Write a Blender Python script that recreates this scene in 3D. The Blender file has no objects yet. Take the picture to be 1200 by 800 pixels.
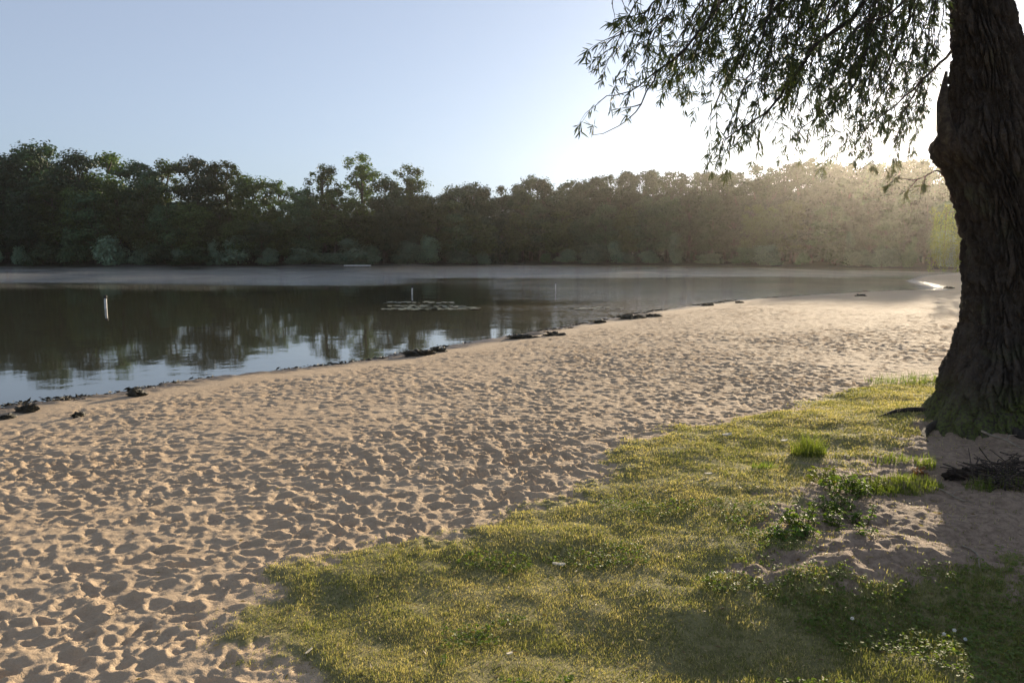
import bpy, math, random
import numpy as np
from mathutils import Vector, Matrix, Quaternion

random.seed(11)
RNG = np.random.default_rng(11)
S = bpy.context.scene
COL = S.collection
R = math.radians

# ------------------------------------------------------------------ camera
CAM_Z = 2.2
FPX = 867.0
PITCH = math.atan(100.0 / FPX)
cam_d = bpy.data.cameras.new('camera')
cam_d.sensor_width = 36.0
cam_d.lens = FPX / 1200.0 * 36.0
cam_d.clip_start = 0.05
cam_d.clip_end = 3000
cam = bpy.data.objects.new('camera', cam_d)
COL.objects.link(cam)
cam.location = (0, 0, CAM_Z)
cam.rotation_euler = (math.pi / 2 - PITCH, 0, 0)
S.camera = cam
cp, sp = math.cos(PITCH), math.sin(PITCH)


def ray(px, py):
    cx = (px - 600.0) / FPX
    cy = (400.0 - py) / FPX
    return cx, cp + cy * sp, -sp + cy * cp


def P(px, py, depth):
    """world point seen at a photo pixel at horizontal depth y=depth"""
    x, y, z = ray(px, py)
    t = depth / y
    return Vector((x * t, depth, CAM_Z + z * t))


def G(px, py, z=0.0):
    """world XY where the photo pixel meets the level z"""
    x, y, dz = ray(px, py)
    t = (z - CAM_Z) / dz
    return (x * t, y * t)


SUN_AZ = R(28.9)
SUN_EL = R(8.7)
sun_dir = Vector((math.sin(SUN_AZ) * math.cos(SUN_EL), math.cos(SUN_AZ) * math.cos(SUN_EL), math.sin(SUN_EL)))

# ------------------------------------------------------------------ helpers


def tag(o, label=None, cat=None, group=None, kind=None):
    if label: o['label'] = label
    if cat: o['category'] = cat
    if group: o['group'] = group
    if kind: o['kind'] = kind
    return o


def empty(name, loc, rz=0.0, scale=1.0):
    o = bpy.data.objects.new(name, None)
    o.empty_display_size = 0.2
    o.location = loc
    o.rotation_euler = (0, 0, rz)
    o.scale = (scale,) * 3 if not hasattr(scale, '__len__') else scale
    COL.objects.link(o)
    return o


def mesh_np(name, verts, faces_list, mat=None, parent=None, smooth=True, attrs=None):
    """faces_list : list of int arrays (n,k)"""
    me = bpy.data.meshes.new(name)
    verts = np.asarray(verts, dtype=np.float32)
    faces_list = [np.asarray(f, dtype=np.int32) for f in faces_list if len(f)]
    nl = sum(f.size for f in faces_list)
    nf = sum(len(f) for f in faces_list)
    me.vertices.add(len(verts))
    me.vertices.foreach_set('co', verts.ravel())
    me.loops.add(nl)
    me.loops.foreach_set('vertex_index', np.concatenate([f.ravel() for f in faces_list]))
    me.polygons.add(nf)
    tot = np.concatenate([np.full(len(f), f.shape[1], np.int32) for f in faces_list])
    st = np.concatenate([[0], np.cumsum(tot)[:-1]]).astype(np.int32)
    me.polygons.foreach_set('loop_start', st)
    try:
        me.polygons.foreach_set('loop_total', tot)
    except Exception:
        pass
    me.polygons.foreach_set('use_smooth', np.full(nf, smooth, dtype=bool))
    me.update(calc_edges=True)
    me.validate()
    if attrs:
        for k, v in attrs.items():
            a = me.attributes.new(k, 'FLOAT', 'POINT')
            a.data.foreach_set('value', np.asarray(v, dtype=np.float32))
    if mat: me.materials.append(mat)
    o = bpy.data.objects.new(name, me)
    COL.objects.link(o)
    if parent is not None: o.parent = parent
    return o


TAB = RNG.random((257, 257)).astype(np.float64)


def vnoise(x, y, seed=0):
    x = np.asarray(x, float) + seed * 17.13
    y = np.asarray(y, float) + seed * 31.71
    xi = np.floor(x); yi = np.floor(y)
    fx = x - xi; fy = y - yi
    fx = fx * fx * fx * (fx * (fx * 6 - 15) + 10)
    fy = fy * fy * fy * (fy * (fy * 6 - 15) + 10)
    xi = xi.astype(np.int64) & 255; yi = yi.astype(np.int64) & 255
    x1 = (xi + 1) & 255; y1 = (yi + 1) & 255
    a = TAB[xi, yi]; b = TAB[x1, yi]; c = TAB[xi, y1]; d = TAB[x1, y1]
    return (a + (b - a) * fx) * (1 - fy) + (c + (d - c) * fx) * fy


def fbm(x, y, octv=4, seed=0, lac=2.03, gain=0.5):
    s = 0; a = 1.0; t = 0
    for k in range(octv):
        s = s + a * (vnoise(x, y, seed + k * 3) - 0.5)
        t += a; a *= gain; x = x * lac + 5.2; y = y * lac + 1.3
    return s / t * 2


def sstep(a, b, x):
    t = np.clip((np.asarray(x, float) - a) / (b - a), 0, 1)
    return t * t * (3 - 2 * t)


def sdpoly(x, y, poly):
    """signed distance, positive inside"""
    x = np.asarray(x, float); y = np.asarray(y, float)
    d2 = np.full(x.shape, 1e12)
    ins = np.zeros(x.shape, bool)
    n = len(poly)
    for i in range(n):
        ax, ay = poly[i]; bx, by = poly[(i + 1) % n]
        ex, ey = bx - ax, by - ay
        wx = x - ax; wy = y - ay
        t = np.clip((wx * ex + wy * ey) / (ex * ex + ey * ey + 1e-12), 0, 1)
        dx = wx - ex * t; dy = wy - ey * t
        d2 = np.minimum(d2, dx * dx + dy * dy)
        c = ((ay > y) != (by > y))
        with np.errstate(divide='ignore', invalid='ignore'):
            xx = ex * (y - ay) / (ey if abs(ey) > 1e-12 else 1e-12) + ax
        ins ^= c & (x < xx)
    d = np.sqrt(d2)
    return np.where(ins, d, -d)


def smooth_poly(pts, it=2):
    for _ in range(it):
        q = []
        n = len(pts)
        for i in range(n):
            a = pts[i]; b = pts[(i + 1) % n]
            q.append((a[0] * .75 + b[0] * .25, a[1] * .75 + b[1] * .25))
            q.append((a[0] * .25 + b[0] * .75, a[1] * .25 + b[1] * .75))
        pts = q
    return pts

# ------------------------------------------------------------------ materials


def newmat(name):
    m = bpy.data.materials.new(name)
    m.use_nodes = True
    nt = m.node_tree
    for n in list(nt.nodes): nt.nodes.remove(n)
    out = nt.nodes.new('ShaderNodeOutputMaterial')
    return m, nt, out


class NT:
    def __init__(self, nt): self.nt = nt

    def n(self, typ, **kw):
        nd = self.nt.nodes.new(typ)
        for k, v in kw.items(): setattr(nd, k, v)
        return nd

    def l(self, a, b): self.nt.links.new(a, b)

    def math(self, op, a, b=None, c=None, clamp=False):
        nd = self.nt.nodes.new('ShaderNodeMath'); nd.operation = op; nd.use_clamp = clamp
        for i, v in enumerate((a, b, c)):
            if v is None: continue
            if isinstance(v, (int, float)): nd.inputs[i].default_value = v
            else: self.l(v, nd.inputs[i])
        return nd.outputs[0]

    def mix(self, f, a, b, blend='MIX'):
        nd = self.nt.nodes.new('ShaderNodeMix'); nd.data_type = 'RGBA'; nd.blend_type = blend
        for sock, v in ((nd.inputs[0], f), (nd.inputs[6], a), (nd.inputs[7], b)):
            if isinstance(v, (int, float)): sock.default_value = v
            elif isinstance(v, tuple): sock.default_value = (*v, 1.0) if len(v) == 3 else v
            else: self.l(v, sock)
        return nd.outputs[2]

    def noise(self, vec, scale, detail=4, rough=0.55):
        nd = self.nt.nodes.new('ShaderNodeTexNoise')
        nd.inputs['Scale'].default_value = scale; nd.inputs['Detail'].default_value = detail
        nd.inputs['Roughness'].default_value = rough
        if vec is not None: self.l(vec, nd.inputs['Vector'])
        return nd.outputs['Fac']

    def ramp(self, fac, stops):
        nd = self.nt.nodes.new('ShaderNodeValToRGB')
        e = nd.color_ramp.elements
        while len(e) < len(stops): e.new(0.5)
        for el, (p, c) in zip(e, stops):
            el.position = p
            el.color = (c, c, c, 1) if isinstance(c, (int, float)) else (*c, 1)
        self.l(fac, nd.inputs[0])
        return nd.outputs[0]

    def mapr(self, v, a, b, c=0.0, d=1.0):
        nd = self.nt.nodes.new('ShaderNodeMapRange'); nd.interpolation_type = 'SMOOTHSTEP'
        for i, q in enumerate((v, a, b, c, d)):
            if isinstance(q, (int, float)): nd.inputs[i].default_value = q
            else: self.l(q, nd.inputs[i])
        return nd.outputs[0]


def leaf_mat(name, c1, c2, trans=0.4, rough=0.6, objvar=0.25, gain=1.0, spec=0.3):
    m, nt, out = newmat(name); h = NT(nt)
    geo = h.n('ShaderNodeNewGeometry'); oi = h.n('ShaderNodeObjectInfo')
    r = geo.outputs['Random Per Island']
    col = h.mix(r, c1, c2)
    hsv = h.n('ShaderNodeHueSaturation')
    h.l(col, hsv.inputs['Color'])
    h.l(h.math('MULTIPLY_ADD', oi.outputs['Random'], 0.022, 0.492), hsv.inputs['Hue'])
    h.l(h.math('MULTIPLY_ADD', oi.outputs['Random'], objvar * 2 * gain, (1 - objvar) * gain), hsv.inputs['Value'])
    pb = h.n('ShaderNodeBsdfPrincipled')
    h.l(hsv.outputs[0], pb.inputs['Base Color'])
    pb.inputs['Roughness'].default_value = rough
    pb.inputs['Specular IOR Level'].default_value = spec
    tr = h.n('ShaderNodeBsdfTranslucent')
    tc = h.mix(1.0, hsv.outputs[0], (1.2, 1.35, 0.45), 'MULTIPLY')
    h.l(tc, tr.inputs['Color'])
    mx = h.n('ShaderNodeMixShader'); mx.inputs[0].default_value = trans
    h.l(pb.outputs[0], mx.inputs[1]); h.l(tr.outputs[0], mx.inputs[2])
    h.l(mx.outputs[0], out.inputs['Surface'])
    return m


def plain_mat(name, c1, c2, scale=6, rough=0.85, bump=0.3, dist=0.02, spec=0.3):
    m, nt, out = newmat(name); h = NT(nt)
    tc = h.n('ShaderNodeTexCoord')
    f = h.noise(tc.outputs['Object'], scale, 6)
    col = h.mix(h.mapr(f, 0.35, 0.65), c1, c2)
    pb = h.n('ShaderNodeBsdfPrincipled')
    h.l(col, pb.inputs['Base Color']); pb.inputs['Roughness'].default_value = rough
    pb.inputs['Specular IOR Level'].default_value = spec
    bp = h.n('ShaderNodeBump'); bp.inputs['Strength'].default_value = bump; bp.inputs['Distance'].default_value = dist
    h.l(h.noise(tc.outputs['Object'], scale * 4, 5), bp.inputs['Height'])
    h.l(bp.outputs[0], pb.inputs['Normal'])
    h.l(pb.outputs[0], out.inputs['Surface'])
    return m

# ------------------------------------------------------------------ lake outline (z = 0)
near_px = [(-160, 520), (0, 481), (60, 474), (150, 463), (260, 446), (350, 435), (420, 426), (470, 417), (530, 408),
           (580, 398), (640, 389), (700, 377), (750, 369), (800, 362), (850, 355), (900, 351), (960, 347), (1010, 344),
           (1060, 342), (1100, 342.5), (1092, 338), (1075, 333), (1062, 329), (1075, 325), (1105, 321.5), (1145, 319.5), (1190, 318)]
LAKE = [G(*p) for p in near_px]
far_px = [(1230, 317), (1120, 315.6), (1000, 313.6), (850, 311.6), (700, 310.2), (600, 309.4), (574, 309.3),
          (571, 311), (520, 311.6), (450, 312.2), (330, 312.6), (200, 312.6), (80, 312.4), (-80, 312.3), (-300, 312.6)]
LAKE += [G(*p) for p in far_px]
LAKE += [(-230, 60), (-120, 20), (-45, -10), (-25, -2)]


GRASS_PX = [(318, 900), (330, 800), (333, 752), (312, 715), (300, 690), (322, 664), (296, 645), (312, 628), (345, 616), (400, 604),
            (470, 604), (535, 601), (590, 582), (640, 560), (690, 541), (742, 522), (735, 505), (770, 492), (850, 482),
            (905, 470), (955, 455), (1000, 440), (1050, 434), (1115, 431), (1250, 428), (1500, 440), (1900, 560), (2100, 900)]
GRASS = smooth_poly([G(px, py, 0.6) for px, py in GRASS_PX], 1) 
GRASS = [q for q in GRASS]
SOIL_PX = [(955, 522), (1010, 505), (1070, 490), (1120, 476), (1330, 470), (1360, 655), (1180, 662), (1060, 664), (985, 656),
           (920, 640), (885, 648), (902, 606), (935, 575), (905, 552), (925, 535)]
SOIL = smooth_poly([G(px, py, 0.74 if py < 600 else .62) for px, py in SOIL_PX], 2)

# --------- footprint tile
TS, TN = 12.0, 800
tile = np.zeros((TN, TN))
rt = np.random.default_rng(5)
cell = TS / TN
gy, gx = np.meshgrid(np.arange(-22, 23), np.arange(-22, 23), indexing='ij')
for k in range(6500):
    ci, cj = rt.integers(0, TN, 2)
    a = rt.uniform(0, math.pi)
    L = rt.uniform(.075, .135); W = L * rt.uniform(.38, .65)
    u = (gx * math.cos(a) + gy * math.sin(a)) * cell
    v = (-gx * math.sin(a) + gy * math.cos(a)) * cell
    rr = np.sqrt((u / L) ** 2 + (v / (W * (1 + .25 * np.sin(u / L * 2.2)))) ** 2)
    w = 1 - sstep(0.65, 1.05, rr)
    rim = np.exp(-((rr - 1.18) / 0.2) ** 2)
    ii = (ci + gx[0][:, None] * 0 + np.arange(-22, 23)[:, None]) % TN
    jj = (cj + np.arange(-22, 23)[None, :]) % TN
    cur = tile[ii, jj]
    dep = rt.uniform(.010, .034)
    base = (cur * w).sum() / w.sum()
    tile[ii, jj] = cur * (1 - w * .85) + (base - dep * (1 + .25 * u / L)) * w * .85 + rim * dep * .42
tile -= tile.mean()
tile = np.clip(tile, -.085, .075)


def tile_at(x, y):
    u = (x / TS * TN) % TN; v = (y / TS * TN) % TN
    i = np.floor(u).astype(int); j = np.floor(v).astype(int)
    fu = u - i; fv = v - j
    i %= TN; j %= TN
    i1 = (i + 1) % TN; j1 = (j + 1) % TN
    return (tile[i, j] * (1 - fu) + tile[i1, j] * fu) * (1 - fv) + (tile[i, j1] * (1 - fu) + tile[i1, j1] * fu) * fv


TREE_XY = (4.62, 6.95)


PUD = [(G(613, 396.5, .06), .62, .30, .045), (G(690, 379, .07), .55, .34, .05), (G(755, 372.5, .07), .7, .4, .05)]


def terrain(x, y, want_masks=False):
    x = np.asarray(x, float); y = np.asarray(y, float)
    r = np.hypot(x, y)
    wob = fbm(x * .9, y * .9, 3, 7) * .22 * sstep(90, 20, r)
    sd = -sdpoly(x, y, LAKE) + wob          # >0 on land
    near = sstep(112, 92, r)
    zl = np.where(sd > 0, .10 * sstep(0, .35, sd) + .048 * np.clip(sd, 0, None), 0)
    zl = .64 * (1 - np.exp(-zl / .64 * 1.25)) * 1.0
    zl = np.minimum(zl, .64)
    zf = np.where(sd > 0, .5 * sstep(0, 2.5, sd) + .03 * np.clip(sd, 0, 60), 0)
    z = zl * near + zf * (1 - near)
    z = z - np.where(sd < 0, np.minimum(.07 * -sd, 2.0), 0)
    # lawn and bare earth
    gn = fbm(x * 1.7, y * 1.7, 5, 3, 2.2, .65)
    gs = sdpoly(x, y, GRASS) + gn * .45
    turf = sstep(-.22, .22, gs)
    ss = sdpoly(x, y, SOIL) + fbm(x * 2.6, y * 2.6, 5, 13, 2.2, .7) * .55
    soil = sstep(-.16, .22, ss)
    # sparse worn places in the lawn
    worn = sstep(.22, .5, fbm(x * .9 + 3, y * 1.4, 4, 21)) * sstep(.6, 2.0, x) * sstep(3.4, 4.6, y)
    # lawn stands slightly above the sand
    z = z + turf * near * .035
    z = z + turf * fbm(x * 2.2, y * 2.6, 3, 33) * .045 * sstep(.4, 1.2, x) * sstep(4.2, 3.6, y)
    z = z + turf * fbm(x * .8, y * .8, 3, 31) * .05 + turf * fbm(x * 3.1, y * 3.1, 3, 37) * .018
    # grassy humps at the far end of the lawn
    z = z + turf * .10 * sstep(8, 11, y) * fbm(x * .45, y * .7, 2, 41)
    # the mound round the roots with its worn edge on the near side
    edge = y - (3.78 + .10 * np.sin(x * 2.1) + .12 * fbm(x * 1.5, y * .7, 2, 51)) + np.clip(1.1 - x, 0, 3) * .55
    shelf = .045 * sstep(-.22, .2, edge) * sstep(.6, 1.7, x) * sstep(9.5, 6.5, y)
    z = z + shelf * sstep(12, 9, r)
    dx = x - TREE_XY[0]; dy = y - TREE_XY[1]
    z = z + .14 * np.exp(-(dx * dx + dy * dy) / (2 * 1.0 ** 2))
    z = z + .03 * np.exp(-((x - 2.35) ** 2 / .5 + (y - 4.0) ** 2 / .10))
    z = z - .05 * np.exp(-((x - 1.05) ** 2 / .5 + (y - 3.1) ** 2 / .12))
    z = z + soil * (fbm(x * 4.0, y * 4.0, 4, 61) * .035 + fbm(x * 12., y * 12., 3, 63) * .02 + fbm(x * 30., y * 30., 3, 65) * .007)
    # trampled sand
    fo = sstep(.9, 2.2, sd) * (1 - turf * .93) * sstep(80, 45, r)
    warp = fbm(x * .35, y * .35, 2, 71)
    fp = .78 * tile_at(x * 1.3 + warp * .6, y * 1.3 + warp * .4) * (0.85 + .5 * fbm(x * .2, y * .2, 2, 73))
    c, s_ = math.cos(.9), math.sin(.9)
    fp2 = tile_at((x * c - y * s_) * 1.75 + 3.1, (x * s_ + y * c) * 1.75 + 1.7) * .42
    z = z + fo * (.84 + .5 * fbm(x * .45, y * .45, 3, 79)) * (1 - .35 * sstep(12, 40, r)) * (fp + fp2 * .62 + fbm(x * 9, y * 9, 3, 75) * .016 + fbm(x * 27, y * 27, 3, 77, 2.1, .6) * .006 * sstep(14, 8, r))
    # wrack line roughness on the wet lip
    lip = sstep(0.0, .15, sd) * sstep(1.3, .6, sd) * near
    z = z + lip * (fbm(x * 5, y * 5, 4, 81) * .03)
    for (pc, ra, rb, zp) in PUD:
        uu = (x - pc[0]) * .64 + (y - pc[1]) * .77; vv = (x - pc[0]) * .77 - (y - pc[1]) * .64
        q = np.sqrt((uu / ra) ** 2 + (vv / rb) ** 2) + .18 * fbm(x * 3, y * 3, 2, 87)
        w = 1 - sstep(.75, 1.35, q)
        z = z * (1 - w) + (zp - .05 * (1 - np.clip(q, 0, 1)) - .004) * w
    if not want_masks: return z
    wet = sstep(1.2, .3, sd + fbm(x * 2, y * 2, 3, 83) * .35) * near
    tf = np.clip(turf * (1 - soil) * (1 - .75 * worn), 0, 1)
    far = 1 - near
    return z, tf, np.clip(np.maximum(soil, turf * worn * .7), 0, 1), wet, far


def Z(x, y): return float(terrain(np.array([x]), np.array([y]))[0])


def gpt(px, py):
    """ground point under a photo pixel"""
    z = .6
    for _ in range(6):
        x, y = G(px, py, z)
        z = Z(x, y)
    return Vector((x, y, z))

# ------------------------------------------------------------------ ground sheet
rs = [0.0, .5, .9]
r = 1.3
while r < 95:
    rs.append(r); r *= 1.0037 if r < 40 else 1.006
while r < 290:
    rs.append(r); r *= 1.03
rs.append(300)
rs = np.array(rs)
th = np.concatenate([np.arange(-180, -46, 4.0), np.arange(-46, 46, .165), np.arange(46, 180, 4.0)])
th = np.radians(th)
RR, TT = np.meshgrid(rs, th, indexing='ij')
XX = RR * np.sin(TT); YY = RR * np.cos(TT)
gz, gturf, gsoil, gwet, gfar = terrain(XX.ravel(), YY.ravel(), True)
nr, ntb = RR.shape
idx = np.arange(nr * ntb).reshape(nr, ntb)
a = idx[:-1, :]; b = idx[1:, :]
a2 = np.roll(a, -1, 1); b2 = np.roll(b, -1, 1)
F = np.stack([a, a2, b2, b], -1).reshape(-1, 4)[:, ::-1]

m_ground, nt, out = newmat('ground'); h = NT(nt)
tc = h.n('ShaderNodeTexCoord'); pos = tc.outputs['Object']


def attr(n):
    q = h.n('ShaderNodeAttribute'); q.attribute_name = n
    return q.outputs['Fac']


n1 = h.noise(pos, 1.1, 5); n2 = h.noise(pos, 22, 5, .65); n3 = h.noise(pos, 160, 3, .7)
sand = h.mix(h.mapr(n1, .3, .7), (.43, .305, .185), (.50, .37, .235))
sand = h.mix(h.mapr(n3, .3, .75), sand, (.56, .42, .28))
sand = h.mix(h.mapr(n2, .62, .75, 0, .5), sand, (.24, .17, .12))
soilc = h.mix(h.mapr(n2, .3, .7), (.22, .155, .105), (.40, .29, .20))
soilc = h.mix(h.mapr(n3, .55, .8), soilc, (.11, .08, .06))
turfc = h.mix(h.mapr(n2, .35, .65), (.19, .17, .07), (.29, .25, .11))
n4 = h.noise(pos, 9, 4)
ft = h.math('ADD', attr('turf'), h.math('MULTIPLY_ADD', n2, .5, -.25), clamp=True)
fs = h.math('ADD', attr('soil'), h.math('MULTIPLY_ADD', n4, .6, -.3), clamp=True)
col = h.mix(h.mapr(ft, .3, .6), sand, turfc)
col = h.mix(h.mapr(fs, .35, .6), col, soilc)
wet = attr('wet')
col = h.mix(wet, col, h.mix(h.mapr(n4, .4, .6), (.085, .065, .045), (.16, .12, .08)))
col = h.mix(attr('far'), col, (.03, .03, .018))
pb = h.n('ShaderNodeBsdfPrincipled')
h.l(col, pb.inputs['Base Color'])
h.l(h.math('MULTIPLY_ADD', wet, -.45, .92), pb.inputs['Roughness'])
pb.inputs['Specular IOR Level'].default_value = .25
bp = h.n('ShaderNodeBump'); bp.inputs['Strength'].default_value = 1.0; bp.inputs['Distance'].default_value = .015
h.l(h.math('ADD', h.math('MULTIPLY', n2, 1.0), h.math('MULTIPLY', n3, .35)), bp.inputs['Height'])
h.l(bp.outputs[0], pb.inputs['Normal'])
h.l(pb.outputs[0], out.inputs['Surface'])
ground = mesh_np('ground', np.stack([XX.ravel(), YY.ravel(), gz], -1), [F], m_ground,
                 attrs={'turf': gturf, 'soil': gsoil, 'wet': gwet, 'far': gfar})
tag(ground, 'trampled sandy beach with lawn and bare earth beside the lake', 'ground', kind='structure')

# ------------------------------------------------------------------ water
m_water, nt, out = newmat('lake_water'); h = NT(nt)
geo = h.n('ShaderNodeNewGeometry')
sep = h.n('ShaderNodeSeparateXYZ'); h.l(geo.outputs['Position'], sep.inputs[0])
X, Y = sep.outputs[0], sep.outputs[1]
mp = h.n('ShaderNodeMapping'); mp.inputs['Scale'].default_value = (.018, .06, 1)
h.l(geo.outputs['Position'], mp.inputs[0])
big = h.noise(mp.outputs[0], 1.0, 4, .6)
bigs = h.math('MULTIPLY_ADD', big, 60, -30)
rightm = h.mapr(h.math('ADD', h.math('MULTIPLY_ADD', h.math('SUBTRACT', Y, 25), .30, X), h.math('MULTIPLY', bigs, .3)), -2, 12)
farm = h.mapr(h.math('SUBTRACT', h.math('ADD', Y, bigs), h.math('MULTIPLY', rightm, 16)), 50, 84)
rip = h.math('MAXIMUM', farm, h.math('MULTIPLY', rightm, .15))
mp2 = h.n('ShaderNodeMapping'); mp2.inputs['Scale'].default_value = (1.0, 1.0, 1)
h.l(geo.outputs['Position'], mp2.inputs[0])
w1 = h.noise(mp2.outputs[0], 2.6, 3, .55)
w2 = h.noise(mp2.outputs[0], .55, 2, .5)
hgt = h.math('ADD', h.math('MULTIPLY', w1, h.math('MULTIPLY_ADD', rip, .22, .0012)),
             h.math('MULTIPLY', w2, h.math('MULTIPLY_ADD', rip, .10, .006)))
bp = h.n('ShaderNodeBump'); bp.inputs['Strength'].default_value = 1.0; bp.inputs['Distance'].default_value = 1.0
h.l(hgt, bp.inputs['Height'])
pb = h.n('ShaderNodeBsdfPrincipled')
h.l(h.mix(rightm, (.045, .043, .026), (.30, .20, .095)), pb.inputs['Base Color'])  # right bay: sandy shallows plus the golden sheen, both put into base colour
h.l(h.math('MULTIPLY_ADD', rip, .06, .035), pb.inputs['Roughness'])
pb.inputs['IOR'].default_value = 1.65
h.l(bp.outputs[0], pb.inputs['Normal'])
h.l(pb.outputs[0], out.inputs['Surface'])
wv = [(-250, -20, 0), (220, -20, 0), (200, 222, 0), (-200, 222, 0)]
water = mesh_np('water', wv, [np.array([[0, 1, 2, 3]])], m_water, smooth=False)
tag(water, 'calm lake water mirroring the dark wood', 'water', kind='structure')

for i, (pc, ra, rb, zp) in enumerate(PUD):
    pv = [(pc[0], pc[1], zp)]
    for j in range(40):
        a_ = 2 * math.pi * j / 40
        uu, vv = ra * 1.05 * math.cos(a_), rb * 1.05 * math.sin(a_)
        pv.append((pc[0] + uu * .64 + vv * .77, pc[1] + uu * .77 - vv * .64, zp))
    tf_ = [(0, j + 1, (j + 1) % 40 + 1) for j in range(40)]
    po = mesh_np('puddle', pv, [np.array(tf_)], m_water, smooth=False)
    tag(po, ('bright shallow puddle behind the weed rim on the waterline', 'small puddle between the middle weed clumps', 'puddle beside the broad weed patch')[i], 'puddle', kind='structure')

# ------------------------------------------------------------------ far trees
M_DARK = leaf_mat('dark_foliage', (.028, .060, .026), (.075, .125, .05), .12, objvar=.55)
M_OLIVE = leaf_mat('olive_foliage', (.04, .06, .018), (.10, .14, .04), .25, objvar=.45)
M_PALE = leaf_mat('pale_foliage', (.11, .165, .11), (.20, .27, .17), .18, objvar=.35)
M_PINE = leaf_mat('pine_foliage', (.022, .036, .02), (.05, .075, .035), .25)
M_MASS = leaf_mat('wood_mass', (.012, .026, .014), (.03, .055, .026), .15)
M_BARKF = plain_mat('far_bark', (.05, .04, .03), (.12, .10, .08), 2)


def cards(cent, size, rng, flat=0.0, aspect=.6, nrm=None, follow=1.0):
    """leaf-sized kite faces at the given centres, random orientation"""
    n = len(cent)
    u = rng.normal(size=(n, 3)); u[:, 2] *= (1 - flat); u /= np.linalg.norm(u, axis=1)[:, None]
    w = rng.normal(size=(n, 3))
    if nrm is not None:
        nn = nrm * follow + w * .3; nn /= np.linalg.norm(nn, axis=1)[:, None] + 1e-9
        u = u - nn * (u * nn).sum(1)[:, None]; u /= np.linalg.norm(u, axis=1)[:, None] + 1e-9
        w = np.cross(nn, u)
    v = np.cross(u, w) if nrm is None else w
    v = v / (np.linalg.norm(v, axis=1)[:, None] + 1e-9)
    nn = np.cross(u, v)
    s = np.asarray(size)[:, None]
    p0 = cent - u * s
    p1 = cent + v * s * aspect + nn * s * .25
    p2 = cent + u * s
    p3 = cent - v * s * aspect + nn * s * .25
    V = np.stack([p0, p1, p2, p3], 1).reshape(-1, 3)
    Fq = np.arange(4 * n).reshape(n, 4)
    return V, Fq


def tube(pts, rad, seg=7):
    pts = [Vector(p) for p in pts]
    V = []; Fq = []
    up = Vector((0.31, .17, .93))
    for i, p in enumerate(pts):
        d = (pts[min(i + 1, len(pts) - 1)] - pts[max(i - 1, 0)])
        d.normalize()
        a = d.cross(up)
        if a.length < .05: a = d.cross(Vector((1, 0, 0)))
        a.normalize(); b = d.cross(a)
        for k in range(seg):
            t = 2 * math.pi * k / seg
            V.append(p + (a * math.cos(t) + b * math.sin(t)) * rad[i])
    for i in range(len(pts) - 1):
        for k in range(seg):
            k2 = (k + 1) % seg
            Fq.append((i * seg + k, i * seg + k2, (i + 1) * seg + k2, (i + 1) * seg + k))
    n = len(V)
    V.append(pts[-1]); V.append(pts[0])
    return np.array([tuple(v) for v in V]), np.array(Fq), n, seg


class TubeSet:
    def __init__(self): self.V = []; self.F = []; self.n = 0

    def add(self, pts, rad, seg=6):
        v, f, _, _ = tube(pts, rad, seg)
        self.V.append(v); self.F.append(f + self.n); self.n += len(v)

    def build(self, name, mat, parent=None):
        return mesh_np(name, np.concatenate(self.V), [np.concatenate(self.F)], mat, parent)


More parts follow.
